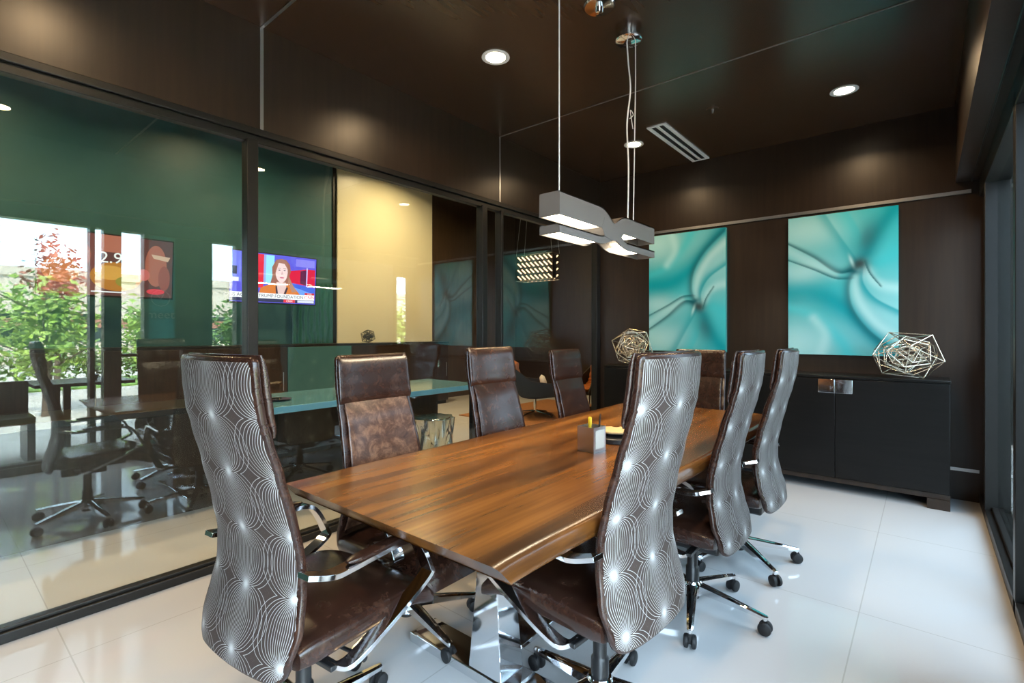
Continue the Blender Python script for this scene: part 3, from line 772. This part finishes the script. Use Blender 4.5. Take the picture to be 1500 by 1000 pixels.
# ------------------------------------------------------------------ pictures
import numpy as np
def picture_mesh(flip):
    nu, nv = 110, 150
    u = np.linspace(0, 1, nu + 1)[None, :].repeat(nv + 1, 0); v = np.linspace(0, 1, nv + 1)[:, None].repeat(nu + 1, 1)   # v down
    asp = 1.52
    C = np.zeros((nv + 1, nu + 1, 3)); C[:] = (0.03, 0.45, 0.49)
    def blend(a, col):
        C[:] = C * (1 - a[..., None]) + np.array(col) * a[..., None]
    def blob(cu, cv, su, sv, col, al, rot=0):
        c, s = cos(rot), sin(rot); du = u - cu; dv = (v - cv) * asp
        x = du * c + dv * s; y = -du * s + dv * c
        blend(al * np.exp(-(x / su) ** 2 - (y / sv) ** 2), col)
    def stroke(pts, s0, s1, col, al, side=0):
        P = catmull([(a, b * asp, 0) for a, b in pts], 10); d2 = np.full_like(u, 1e9); W = np.full_like(u, s0); SG = np.zeros_like(u)
        n = len(P) - 1
        for i in range(n):
            a = P[i]; b = P[i + 1]; dx, dy = b.x - a.x, b.y - a.y; l2 = dx * dx + dy * dy + 1e-12
            t = np.clip(((u - a.x) * dx + (v * asp - a.y) * dy) / l2, 0, 1)
            ex = u - a.x - t * dx; ey = v * asp - a.y - t * dy; q = ex * ex + ey * ey
            k = q < d2; d2 = np.where(k, q, d2); W = np.where(k, s0 + (s1 - s0) * (i + t) / n, W)
            SG = np.where(k, np.sign(dx * ey - dy * ex), SG)
        d = np.sqrt(d2)
        if side: W = np.where(SG * side > 0, W, W * 0.22)
        blend(al * np.exp(-(d / W) ** 2), col)
    pale = (0.50, 0.80, 0.79); mid = (0.06, 0.58, 0.63); teal = (0.003, 0.35, 0.41); deep = (0.003, 0.11, 0.135); brown = (0.045, 0.06, 0.06)
    blob(0.15, 0.10, 0.5, 0.25, pale, 0.75); blob(0.95, 0.2, 0.3, 0.6, mid, 0.8); blob(0.9, 0.75, 0.35, 0.45, pale, 0.55)
    blob(0.15, 0.40, 0.35, 0.16, pale, 0.75); blob(0.08, 0.93, 0.4, 0.28, pale, 0.8); blob(0.45, 0.55, 0.2, 0.2, mid, 0.6)
    stroke([(0.0, 0.57), (0.3, 0.58), (0.55, 0.68), (0.85, 0.90), (1.0, 1.0)], 0.13, 0.10, teal, 0.92)
    stroke([(0.0, 0.66), (0.25, 0.72), (0.5, 0.9), (0.6, 1.05)], 0.05, 0.08, mid, 0.7)
    stroke([(0.30, 1.02), (0.36, 0.86), (0.25, 0.74)], 0.06, 0.05, pale, 0.6)
    stroke([(0.35, 0.0), (0.50, 0.18), (0.66, 0.36)], 0.07, 0.05, teal, 0.55, 1)
    stroke([(0.55, 0.0), (0.66, 0.15), (0.72, 0.32)], 0.12, 0.05, mid, 0.6, 1)
    stroke([(1.02, -0.02), (0.88, 0.10), (0.78, 0.22), (0.72, 0.33)], 0.10, 0.07, teal, 0.9)
    blob(0.74, 0.20, 0.10, 0.20, brown, 0.55, 0.3)
    stroke([(0.0, 0.19), (0.25, 0.30), (0.48, 0.42), (0.66, 0.40)], 0.022, 0.055, deep, 0.9, -1)
    stroke([(0.0, 0.24), (0.25, 0.34), (0.45, 0.44)], 0.05, 0.04, pale, 0.5)
    stroke([(0.0, 0.31), (0.25, 0.39), (0.45, 0.46), (0.60, 0.47)], 0.018, 0.03, deep, 0.8, -1)
    stroke([(0.66, 0.39), (0.58, 0.50), (0.60, 0.66), (0.74, 0.82), (0.98, 0.97)], 0.05, 0.06, deep, 0.72, 1)
    stroke([(0.68, 0.42), (0.64, 0.52), (0.68, 0.64), (0.82, 0.78), (1.0, 0.88)], 0.045, 0.06, pale, 0.75)
    stroke([(0.70, 0.40), (0.70, 0.50), (0.80, 0.61), (1.0, 0.70)], 0.04, 0.05, teal, 0.8, 1)
    stroke([(0.73, 0.38), (0.78, 0.48), (0.88, 0.53), (1.0, 0.55)], 0.045, 0.06, pale, 0.7)
    stroke([(0.72, 0.36), (0.76, 0.44), (0.85, 0.53)], 0.022, 0.012, deep, 0.9, -1)
    stroke([(0.75, 0.36), (0.86, 0.36), (1.0, 0.30)], 0.05, 0.08, mid, 0.7)
    blob(0.68, 0.37, 0.085, 0.075, brown, 0.92, -0.4); blob(0.60, 0.345, 0.015, 0.06, pale, 0.8, -0.3); blob(0.62, 0.42, 0.06, 0.03, deep, 0.8, 0.3)
    if flip: C = C[::-1]
    return C, nu, nv
mpic, ntp, bpi = new_mat('picture_print')
at = ntp.nodes.new('ShaderNodeAttribute'); at.attribute_name = 'Col'
ntp.links.new(at.outputs['Color'], bpi.inputs['Base Color'])
bpi.inputs['Roughness'].default_value = 0.22; bpi.inputs['Specular IOR Level'].default_value = 0.4
M['edge'] = pm('acrylic_edge', (0.10, 0.46, 0.46), 0.2)
def picture(xc, flip, label):
    t = thing('picture', label, 'picture', (xc, YB - 0.035, 1.10))
    W, Hh = 0.80, 1.235
    C, nu, nv = picture_mesh(flip)
    BX(-W / 2, W / 2, -0.012, 0.033, 0, Hh).build('canvas', M['edge'], t, bevel=0.002)
    vs = [(-W / 2 + W * j / nu, -0.0135, Hh * (1 - i / nv)) for i in range(nv + 1) for j in range(nu + 1)]
    fs = [(i * (nu + 1) + j, (i + 1) * (nu + 1) + j, (i + 1) * (nu + 1) + j + 1, i * (nu + 1) + j + 1) for i in range(nv) for j in range(nu)]
    mb = MB(); mb.add(vs, fs)
    o = mb.build('print', mpic, t, smooth=0, fix=False)
    ca = o.data.color_attributes.new('Col', 'FLOAT_COLOR', 'POINT')
    arr = np.ones((len(vs), 4)); arr[:, :3] = C.reshape(-1, 3)
    ca.data.foreach_set('color', arr.ravel())
picture(-1.925, True, 'tall teal abstract print whose dark fold lies in its lower half')
picture(-0.574, False, 'tall teal abstract print whose dark fold lies in its upper half')

# ------------------------------------------------------------------ lobby furniture
dk = thing('reception_desk', 'dark lobby desk with a pale blue glass top behind the partition', 'desk', (-3.97, 2.66, 0))
BX(-0.42, 0.42, -1.13, 1.13, 0.715, 0.765).build('desktop', M['bluetop'], dk, bevel=0.004)['label'] = 'pale blue glass top'
BX(-0.17, -0.14, -1.02, 1.02, 0.0, 0.715).build('front_panel', M['walnut_dark'], dk)
for y in (-1.02, 0.98):
    BX(-0.38, -0.17, y, y + 0.04, 0, 0.715).build('side_panel', M['walnut_dark'], dk)
BX(0.30, 0.35, 1.06, 1.11, 0, 0.715).build('leg', M['bronze'], dk)
BX(0.30, 0.35, -1.01, -0.96, 0, 0.715).build('leg', M['bronze'], dk)
d2 = thing('lobby_desk', 'dark lobby desk with a solid front, mirrored chairs showing over it', 'desk', (-4.25, 0.62, 0))
BX(-0.36, 0.17, -0.86, 0.86, 0.715, 0.76).build('desktop', M['shell'], d2, bevel=0.004)
BX(0.11, 0.14, -0.84, 0.84, 0, 0.715).build('front_panel', M['walnut_dark'], d2)
for y in (-0.84, 0.80):
    BX(-0.34, 0.11, y, y + 0.04, 0, 0.715).build('side_panel', M['walnut_dark'], d2)
cl = thing('desk_tray', 'small dark tray with bits of silver on the blue lobby desk', 'tray', (-3.90, 1.83, 0.765))
MB().lathe([(0.001, 0.002), (0.07, 0.002), (0.10, 0.014), (0.102, 0.014), (0.075, 0.0), (0.001, 0.0)], 24).build('dish', M['black_plastic'], cl)
for k in range(5):
    MB().tube([(-0.05 + 0.025 * k, -0.04 + 0.02 * (k % 3), 0.012), (0.01 + 0.012 * k, 0.03 - 0.01 * k, 0.018)], 0.006, 6).build('trinket', M['chrome'], cl)

st = thing('stump_stool', 'hammered silver tree-stump stool beside the blue lobby desk', 'stool', (-3.26, 2.86, 0))
mb = MB(); rings = []
for i in range(19):
    z = 0.57 * i / 18; rg = []
    for j in range(72):
        a = 2 * pi * j / 72
        r = 0.168 + 0.012 * sin(3 * a + 4 * z) + 0.012 * sin(8 * a - 5 * z + 1.2 * sin(9 * z)) + 0.006 * sin(13 * a + 11 * z) + 0.02 * (abs(z - 0.26) / 0.3) ** 2
        rg.append((r * cos(a), r * sin(a), z))
    rings.append(rg)
mb.loft(rings).build('stump', M['gold'], st, smooth=60)
MB().lathe([(0.001, 0.566), (0.150, 0.566), (0.152, 0.575), (0.001, 0.577)], 32).build('seat_disc', M['gold'], st)

# dark low cabinet with an ornament along the far lobby wall
lc = thing('low_cabinet', 'long dark low cabinet under the cream lobby wall', 'cabinet', (LX + 0.32, 3.3, 0))
BX(-0.22, 0.22, -3.0, 3.0, 0.06, 1.10).build('carcass', M['walnut_dark'], lc, bevel=0.003)
BX(-0.23, 0.23, -3.02, 3.02, 1.10, 1.125).build('top', M['shell'], lc)
BX(-0.19, 0.19, -2.98, 2.98, 0, 0.06).build('plinth', M['shell'], lc)
for k in range(6):
    d = BX(0.22, 0.235, -2.99 + k, -2.01 + k, 0.07, 1.09).build('door', M['green'] if k == 3 else M['walnut_dark'], lc, bevel=0.002)
    MB().tube([(0.247, -2.06 + k, 0.5), (0.247, -2.06 + k, 0.75)], 0.006, 8).build('handle', M['steel'], d)
wire_ball('wire_ornament', (LX + 0.36, 4.72, 1.125), 0.12, 0.115, 0.0035, M['ornament'], 'small dark wire ornament on the lobby cabinet under the cream wall', 41)

# televisions
def tv(name, y, label, painter, gain):
    t = thing(name, label, 'television', (LX + 0.40, y, 2.03))
    W, Hh = 1.17, 0.66
    t.rotation_euler = (0, radians(4), 0)
    BX(-0.035, 0.0, -W / 2 - 0.015, W / 2 + 0.015, -Hh / 2 - 0.02, Hh / 2 + 0.015).build('bezel', M['black_plastic'], t, bevel=0.004)
    BX(-0.3965, -0.035, -0.05, 0.05, -0.03, 0.03).build('wall_bracket', M['black_plastic'], t)
    mats = []; idx = {}
    mb = MB(); lay = [0.001]
    def mi(c):
        if c not in idx:
            idx[c] = len(mats)
            mats.append(pm('screen_light', (0.01, 0.01, 0.01), 0.25, emit=c, es=gain))
        return idx[c]
    def poly(pts, c):
        lay[0] += 0.0002
        mb.add([(lay[0], -W / 2 + W * a, Hh / 2 - Hh * b) for a, b in pts], [tuple(range(len(pts)))], mi(c))
    def txt(body, a, b, size, c, al='CENTER'):
        lay[0] += 0.0004
        m_ = Matrix(((0, 0, 1, lay[0]), (1, 0, 0, -W / 2 + W * a), (0, 1, 0, Hh / 2 - Hh * b), (0, 0, 0, 1)))
        mb.text(body, size, m_, mi(c), al)
    painter(poly, txt)
    mb.build('screen', mats, t, smooth=0, fix=False)
    return t
def rect(a, b, c, d): return [(a, d), (c, d), (c, b), (a, b)]
def ell(cx, cy, rx, ry, n=28, a0=0, a1=2 * pi): return [(cx + rx * cos(a0 + (a1 - a0) * k / n), cy - ry * sin(a0 + (a1 - a0) * k / n)) for k in range(n)]
def news(poly, txt):
    poly(rect(0, 0, 1, 1), (0.10, 0.09, 0.62))
    poly(rect(0, 0.0, 0.11, 0.60), (0.16, 0.18, 0.70)); poly(rect(0.0, 0.30, 0.07, 0.46), (0.01, 0.01, 0.05)); poly(rect(0, 0.52, 0.09, 0.60), (0.75, 0.75, 0.95))
    poly(rect(0.25, 0.02, 0.36, 0.70), (0.70, 0.02, 0.05)); poly(rect(0.36, 0.02, 0.385, 0.62), (0.30, 0.35, 0.7)); poly(rect(0.385, 0.02, 0.48, 0.62), (0.28, 0.66, 0.80))
    poly(rect(0.74, 0.04, 0.98, 0.20), (0.22, 0.20, 0.72))
    poly([(0.60, 0.33), (0.88, 0.24), (0.99, 0.24), (0.99, 0.62), (0.60, 0.54)], (0.62, 0.01, 0.05)); poly([(0.80, 0.29), (0.89, 0.26), (0.89, 0.60), (0.80, 0.56)], (0.10, 0.01, 0.06)); poly(rect(0.875, 0.21, 0.89, 0.62), (0.5, 0.45, 0.8))
    poly([(0.60, 0.54), (0.99, 0.66), (0.99, 0.92), (0.62, 0.80)], (0.05, 0.12, 0.62)); poly([(0.62, 0.62), (0.80, 0.68), (0.98, 0.78), (0.98, 0.85), (0.78, 0.80)], (0.14, 0.30, 0.80))
    # long-haired speaker in an orange jacket
    poly([(0.50, 0.10), (0.56, 0.07), (0.62, 0.09), (0.665, 0.18), (0.68, 0.32), (0.66, 0.42), (0.70, 0.58), (0.76, 0.74), (0.68, 0.82), (0.58, 0.72), (0.48, 0.72), (0.44, 0.60), (0.46, 0.44), (0.455, 0.26)], (0.30, 0.12, 0.09))
    poly([(0.30, 0.88), (0.33, 0.70), (0.45, 0.60), (0.52, 0.58), (0.64, 0.60), (0.74, 0.68), (0.80, 0.80), (0.82, 0.88)], (0.62, 0.17, 0.03))
    poly([(0.51, 0.56), (0.62, 0.56), (0.63, 0.66), (0.58, 0.88), (0.53, 0.88)], (0.70, 0.48, 0.46)); poly([(0.515, 0.62), (0.54, 0.88), (0.515, 0.88), (0.50, 0.66)], (0.03, 0.02, 0.04)); poly([(0.635, 0.64), (0.585, 0.88), (0.61, 0.88), (0.65, 0.68)], (0.03, 0.02, 0.04))
    poly(ell(0.568, 0.345, 0.072, 0.225), (0.78, 0.58, 0.58)); poly([(0.50, 0.12), (0.57, 0.07), (0.63, 0.14), (0.645, 0.30), (0.60, 0.17), (0.53, 0.16), (0.505, 0.32), (0.49, 0.42)], (0.34, 0.15, 0.11))
    for ex in (0.540, 0.602):
        poly(ell(ex, 0.31, 0.013, 0.012, 12), (0.15, 0.10, 0.14)); poly(rect(ex - 0.018, 0.268, ex + 0.018, 0.277), (0.30, 0.16, 0.14))
    poly([(0.572, 0.32), (0.588, 0.405), (0.560, 0.405)], (0.60, 0.38, 0.40)); poly(ell(0.573, 0.465, 0.028, 0.014, 14), (0.55, 0.12, 0.20))
    poly([(0.70, 0.58), (0.76, 0.74), (0.70, 0.76), (0.645, 0.56), (0.655, 0.44)], (0.40, 0.20, 0.14))
    poly(rect(0.0, 0.805, 0.985, 0.915), (0.80, 0.80, 0.82)); poly(rect(0.86, 0.80, 0.985, 0.915), (0.88, 0.86, 0.88)); poly(rect(0.86, 0.755, 0.985, 0.80), (0.55, 0.02, 0.04))
    txt('IONS AGAINST TRUMP FOUNDATION', 0.845, 0.862, 0.062, (0.06, 0.06, 0.09), 'RIGHT'); txt('CNN', 0.923, 0.858, 0.070, (0.70, 0.02, 0.03)); txt('LIVE', 0.923, 0.778, 0.034, (0.9, 0.8, 0.8))
    poly(rect(0.0, 0.915, 0.985, 0.985), (0.03, 0.03, 0.08)); poly(rect(0.60, 0.918, 0.74, 0.982), (0.70, 0.03, 0.05)); txt('CNN', 0.67, 0.952, 0.04, (0.9, 0.9, 0.9)); poly(rect(0.77, 0.925, 0.98, 0.975), (0.65, 0.65, 0.80))
    poly(rect(0.86, 0.875, 0.985, 0.885), (0.8, 0.8, 0.8))
def menu(poly, txt):
    poly(rect(0, 0, 1, 1), (0.10, 0.035, 0.03)); poly(rect(0.0, 0.0, 0.40, 1), (0.16, 0.05, 0.04)); poly(ell(0.20, 0.35, 0.16, 0.28), (0.30, 0.08, 0.05)); poly(ell(0.15, 0.62, 0.13, 0.2), (0.36, 0.12, 0.03))
    poly(ell(0.55, 0.68, 0.20, 0.24), (0.42, 0.16, 0.02)); poly(ell(0.50, 0.62, 0.12, 0.12), (0.60, 0.30, 0.05)); poly(ell(0.62, 0.76, 0.08, 0.09), (0.25, 0.22, 0.03)); poly(rect(0.40, 0.0, 0.62, 0.28), (0.40, 0.13, 0.08))
    poly(ell(0.86, 0.45, 0.09, 0.36), (0.34, 0.10, 0.06)); poly([(0.82, 0.25), (0.98, 0.28), (0.96, 0.36), (0.84, 0.32)], (0.55, 0.36, 0.24)); poly(ell(0.76, 0.62, 0.05, 0.10), (0.50, 0.12, 0.10)); poly(ell(0.93, 0.66, 0.05, 0.22), (0.25, 0.06, 0.04))
    txt('2.99', 0.54, 0.38, 0.17, (0.85, 0.85, 0.8)); poly(ell(0.86, 0.90, 0.075, 0.05), (0.62, 0.03, 0.05)); poly(rect(0.36, 0.93, 0.62, 0.95), (0.8, 0.8, 0.8))
tv('television', 3.21, 'wall television showing a long-haired news presenter in an orange jacket', news, 1.6)
tv('television', 1.40, 'wall television showing a dark food menu with a price', menu, 1.3)

# lounge chairs, rug, chandelier
rg_ = BX(-5.6, -3.3, 5.45, 7.8, 0.0, 0.012).build('rug', M['rug']); tag(rg_, 'rust brown rug under the lobby lounge chairs', 'rug')
def lounge(x, y, deg, label):
    t = thing('lounge_chair', label, 'lounge chair', (x, y, 0.017), radians(deg), group='rust lounge chairs in the lobby')
    prof = catmull([(0, 0.30, 0.36), (0, 0.0, 0.335), (0, -0.22, 0.36), (0, -0.30, 0.48), (0, -0.36, 0.78)], 8)
    mb = MB(); rings = []
    for q in prof:
        rings.append([(-0.33, q.y, q.z), (0.33, q.y, q.z), (0.33, q.y - 0.02, q.z - 0.035), (-0.33, q.y - 0.02, q.z - 0.035)])
    mb.loft(rings)
    mb.build('shell', M['shell'], t, smooth=40)
    for s in (-1, 1):
        poly = [(0.28, 0.33), (0.20, 0.52), (-0.10, 0.56), (-0.36, 0.76), (-0.40, 0.74), (-0.28, 0.40), (-0.20, 0.32)]
        MB().prism(poly, lambda a, b, k, s=s: (s * (0.325 + 0.03 * k), a, b)).build('side_wing', M['shell'], t, bevel=0.008)
    mb = MB(); rings = []
    fine = catmull([(0, 0.30, 0.375), (0, 0.0, 0.352), (0, -0.205, 0.375), (0, -0.275, 0.485), (0, -0.335, 0.80)], 24)
    for i, q in enumerate(fine):
        d = 0.045 + 0.018 * abs(sin(i * pi / 8))
        rings.append([(-0.30, q.y, q.z), (0.30, q.y, q.z), (0.30, q.y + d * 0.75, q.z + d * 0.8), (-0.30, q.y + d * 0.75, q.z + d * 0.8)])
    mb.loft(rings).build('channel_cushion', M['orange'], t, smooth=50)
    MB().lathe([(0.025, 0.06), (0.022, 0.31), (0.10, 0.325)], 16).build('pedestal', M['chrome'], t)
    for k in range(4):
        a = pi / 4 + k * pi / 2
        MB().tube([(0.02 * cos(a), 0.02 * sin(a), 0.075), (0.28 * cos(a), 0.28 * sin(a), 0.035), (0.31 * cos(a), 0.31 * sin(a), 0.008)], [0.018, 0.012, 0.012], 8).build('base_leg', M['chrome'], t)
    return t
lounge(-4.62, 6.12, -45, 'dark-shelled rust lounge chair turned side-on behind the glass, holding the white cushion')
lounge(-4.15, 6.92, 158, 'rust channel-tufted lounge chair facing the glass, standing at the far edge of the rug')
pl = thing('cushion', 'round white cushion on the side-on lounge chair', 'cushion', (-4.52, 6.20, 0.53)); 
mb = MB(); mb.lathe([(0.002, -0.05), (0.09, -0.035), (0.12, 0.0), (0.09, 0.035), (0.002, 0.05)], 24)
cpo = mb.build('cover', M['white'], pl, smooth=70); cpo.rotation_euler = (0, radians(75), radians(45))

ch = thing('chandelier', 'rectangular crystal-rod chandelier glowing in the lobby', 'chandelier', (-4.20, 5.62, 2.02))
for zz in (0.0, 0.36):
    MB().tube([(-0.31, -0.09, zz), (-0.31, 0.09, zz), (0.31, 0.09, zz), (0.31, -0.09, zz)], 0.004, 6, closed=True).build('frame', M['chrome'], ch)
BX(-0.29, 0.29, -0.045, 0.045, 0.02, 0.34).build('core', M['shell'], ch)
rod0 = None
for face in (1, -1):
    for i in range(4):
        for j in range(8):
            if rod0 is None:
                rod0 = MB().tube([(-0.020, 0.0, -0.026), (0.020, 0.035, 0.026)], 0.0085, 8).build('crystal_rod', M['bulb'], ch); r_ = rod0
            else:
                r_ = rod0.copy(); COL.objects.link(r_); r_.parent = ch
            r_.location = (-0.266 + 0.076 * j, 0.055 * face, 0.045 + 0.09 * i); r_.rotation_euler = (0, 0, 0 if face > 0 else pi)
for a, b in ((-0.31, -0.09), (0.31, -0.09), (-0.31, 0.09), (0.31, 0.09)):
    MB().tube([(a, b, 0.36), (a * 0.3, b * 0.3, LH - 2.02)], 0.0022, 5).build('cable', M['steel'], ch)

# ------------------------------------------------------------------ outside the windows
struct('ground', MB().box(XR + 0.14, 9.0, -9, 16, -0.14, -0.02).box(-8, XR + 0.14, -9, YN - 0.2, -0.14, -0.02), M['pave'])
struct('wall_sky_blocker', BX(3.4, 3.6, 3.95, 7.08, -0.02, 3.6), M['skyblocker'])  # added wall, keeps bright sky out of the far windows' reflection
struct('wall_sky_blocker_end', BX(0.50, 2.6, 8.2, 8.4, -0.02, 3.6), M['skyblocker'])  # added return wall, hides the sky sliver seen past the window posts
struct('lawn', MB().box(9.0, 12.0, -9, 16, -0.14, 0.02), M['lawn'])
struct('road', MB().box(12.0, 30.0, -20, 30, -0.14, -0.03), M['pave'])
def building(name, x0, x1, y0, y1, h, label):
    t = thing(name, label, 'building', ((x0 + x1) / 2, (y0 + y1) / 2, -0.03))
    a, b = (x1 - x0) / 2, (y1 - y0) / 2
    BX(-a, a, -b, b, 0, h).build('wall', M['stucco'], t)
    BX(-a - 0.1, a + 0.1, -b - 0.1, b + 0.1, h, h + 0.35).build('parapet', M['stucco'], t)
    BX(-a - 0.06, -a, -b, b, h * 0.42, h * 0.52).build('brick_band', M['brick'], t)
    k = 0; y = -b + 0.8
    while y < b - 1.4:
        BX(-a - 0.04, -a, y, y + 1.3, 0.9, 2.1).build('shop_window', M['darkglass'], t); y += 2.6
    return t
building('building', 22, 28, -12, 22, 3.6, 'pale stucco building with brick bands across the road')
def leaves(n, cx, cy, cz, rx, ry, rz, size, rnd):
    mb = MB()
    for _ in range(n):
        a = rnd.random() * 2 * pi; c = rnd.uniform(-1, 1); r = rnd.random() ** 0.45; s = sqrt(1 - c * c)
        k = 0.75 + 0.3 * sin(3 * a + 5 * c)
        px = Vector((cx + rx * r * s * cos(a) * k, cy + ry * r * s * sin(a) * k, cz + rz * r * c * k))
        d = Vector((rnd.uniform(-1, 1), rnd.uniform(-1, 1), rnd.uniform(-0.6, 0.6))).normalized()
        e = d.cross(Vector((rnd.uniform(-1, 1), rnd.uniform(-1, 1), rnd.uniform(-1, 1)))).normalized()
        L_ = size * rnd.uniform(0.6, 1.3)
        mb.add([px - d * L_, px + e * L_ * 0.4, px + d * L_, px - e * L_ * 0.4], [(0, 1, 2, 3)])
    return mb
def tree(x, y, h, r, mat, label, n=1500, seed=1, name='young_tree', cz=None):
    rnd = random.Random(seed)
    t = thing(name, label, 'tree', (x, y, -0.03), group='trees outside the windows')
    tr = MB().tube([(0, 0, 0), (0.04, 0.03, h * 0.3), (0.0, 0.05, h * 0.6), (0.03, 0, h * 0.85)], [0.06, 0.05, 0.035, 0.015], 8)
    for k in range(9):
        a = k * 2.4; z0 = h * (0.25 + 0.06 * k)
        tr.tube([(0.02, 0.03, z0), (r * 0.5 * cos(a), r * 0.5 * sin(a), z0 + 0.25), (r * 0.85 * cos(a), r * 0.85 * sin(a), z0 + 0.4)], [0.02, 0.012, 0.005], 6)
    tr.build('trunk', M['bark'], t)
    leaves(n, 0, 0, cz or h * 0.6, r, r, h * 0.42, 0.075, rnd).build('crown', mat, t, smooth=0, fix=False)
    return t
tree(4.6, 1.35, 2.3, 0.85, M['leaf'], 'young yellow-green tree mirrored in the glass behind the patio table', 1700, 3)
tree(7.2, 3.4, 2.2, 0.85, M['leaf'], 'light green tree mirrored in the glass at the narrow pane by the teal sidelight', 1500, 5)
tree(8.4, 2.0, 2.9, 0.65, M['redleaf'], 'reddish-leaved tree mirrored high in the glass', 900, 8, cz=2.35)
tree(7.4, 0.5, 2.6, 0.75, M['leaf'], 'green tree mirrored at the edge of the glass', 1300, 9)
tree(6.0, 4.7, 2.1, 0.7, M['leaf2'], 'dark green tree mirrored in the slim pane beside the news television', 1200, 11)
tree(6.0, 9.3, 2.4, 1.0, M['leaf'], 'green tree mirrored in the slim pane on the cream wall', 1300, 12)
hg = leaves(2600, 0, 0, 0.5, 0.7, 7.5, 0.55, 0.09, random.Random(4)).build('hedge', M['leaf2'], loc=(10.5, 4, 0), smooth=0, fix=False)
tag(hg, 'long green hedge beyond the lawn outside', 'hedge', kind='stuff')
pt = thing('patio_table', 'dark patio table with a blue-grey top just outside the windows', 'table', (1.35, 1.22, -0.02))
BX(-0.38, 0.38, -0.42, 0.42, 0.74, 0.775).build('tabletop', M['bronze'], pt, bevel=0.004)
for sx in (-1, 1):
    for sy in (-1, 1):
        BX(sx * 0.30 - 0.03, sx * 0.30 + 0.03, sy * 0.16 - 0.03, sy * 0.16 + 0.03, 0, 0.74).build('leg', M['bronze'], pt)
pp = thing('potted_plant', 'small dark pot plant on the patio table', 'plant', (1.25, 1.32, 0.757))
MB().lathe([(0.03, 0), (0.05, 0.06), (0.052, 0.065), (0.001, 0.064)], 16).build('pot', M['black_plastic'], pp)
leaves(70, 0, 0, 0.11, 0.06, 0.06, 0.05, 0.025, random.Random(2)).build('foliage', M['leaf2'], pp, smooth=0, fix=False)
bn = thing('patio_bench', 'dark patio bench just outside the windows', 'bench', (1.15, 0.45, -0.02))
BX(-0.28, 0.28, -0.35, 0.35, 0.40, 0.47).build('seat', M['bronze'], bn, bevel=0.006)
BX(0.22, 0.28, -0.35, 0.35, 0.47, 0.80).build('backrest', M['bronze'], bn, bevel=0.006)
for sx in (-1, 1):
    BX(-0.26, 0.26, sx * 0.32 - 0.03, sx * 0.32 + 0.03, 0, 0.40).build('leg', M['bronze'], bn)

# ------------------------------------------------------------------ light
def area(name, loc, size, power, col, rot=(0, 0, 0), shape='DISK', spread=180):
    l = bpy.data.lights.new(name, 'AREA'); l.shape = shape; l.size = size; l.energy = power; l.color = col; l.spread = radians(spread)
    o = bpy.data.objects.new(name, l); COL.objects.link(o); o.location = loc; o.rotation_euler = rot
    return o
WARM = (1.0, 0.69, 0.38)
for x, y in [(-2.12, 0.44), (-2.12, 2.39), (-2.11, 4.33), (-0.46, 0.44), (-0.46, 2.39), (-0.46, 4.34)]:
    area('downlight_lamp', (x, y, H - 0.012), 0.12, 12, WARM, spread=150)
for y, pw in ((2.10, 10), (2.66, 6)):
    a = area('pendant_lamp_light', (-1.33, y, 1.745), 0.1, pw, (1.0, 0.80, 0.55), shape='RECTANGLE')
    a.data.size_y = 0.34
for x, y, pw in [(-6.2, 5.2, 70), (-6.0, 2.6, 40), (-6.0, 0.2, 40), (-4.3, 1.2, 30), (-4.2, 6.6, 60), (-4.3, -0.6, 20), (-4.4, 3.9, 40)]:
    area('lobby_lamp', (x, y, LH - 0.02), 0.25, pw, (1.0, 0.74, 0.42) if x < -5 else (1.0, 0.62, 0.27), spread=150)
sun = bpy.data.lights.new('sun', 'SUN'); sun.energy = 36; sun.angle = radians(0.6); sun.color = (1.0, 0.95, 0.86)
so = bpy.data.objects.new('sun', sun); COL.objects.link(so); so.rotation_euler = Vector((0.62, 0.35, -0.72)).to_track_quat('-Z', 'Y').to_euler()
w = bpy.data.worlds.new('sky'); SC.world = w; w.use_nodes = True
bg = w.node_tree.nodes['Background']; bg.inputs['Color'].default_value = (0.66, 0.83, 1.0, 1); bg.inputs['Strength'].default_value = 18.0

for mt_ in bpy.data.materials:
    if mt_.name.startswith(('screen_light', 'crystal_glow', 'downlight_lens')):
        mt_.cycles.emission_sampling = 'NONE'
for (y0, y1, z0, z1) in [(YN, 1.16, 0.1, 2.34), (1.16, 1.56, 0.1, 2.34), (2.23, 4.73, 0.1, 2.34), (4.80, 5.04, 1.12, 2.16)]:
    a = area('daylight_portal', (XG + 0.06, (y0 + y1) / 2, (z0 + z1) / 2), z1 - z0, 1, (1, 1, 1), (0, radians(90), 0), 'RECTANGLE')
    a.data.size_y = y1 - y0
    a.data.cycles.is_portal = True

# ------------------------------------------------------------------ camera
cam = bpy.data.cameras.new('camera'); cam.sensor_width = 36; cam.lens = 731 / 1500 * 36; cam.shift_y = -14 / 1500; cam.clip_start = 0.02
co = bpy.data.objects.new('camera', cam); COL.objects.link(co)
co.location = (0, 0, 1.30); co.rotation_euler = (radians(90), 0, radians(39.7))
SC.camera = co
SC.view_settings.view_transform = 'Standard'; SC.view_settings.look = 'None'
SC.view_settings.exposure = 0.0; SC.view_settings.gamma = 1.0; SC.view_settings.use_curve_mapping = False
SC.cycles.max_bounces = 12; SC.cycles.transparent_max_bounces = 16; SC.cycles.diffuse_bounces = 4; SC.cycles.glossy_bounces = 6
SC.cycles.caustics_reflective = False; SC.cycles.caustics_refractive = False
SC.cycles.sample_clamp_indirect = 8.0
SC.cycles.use_denoising = True
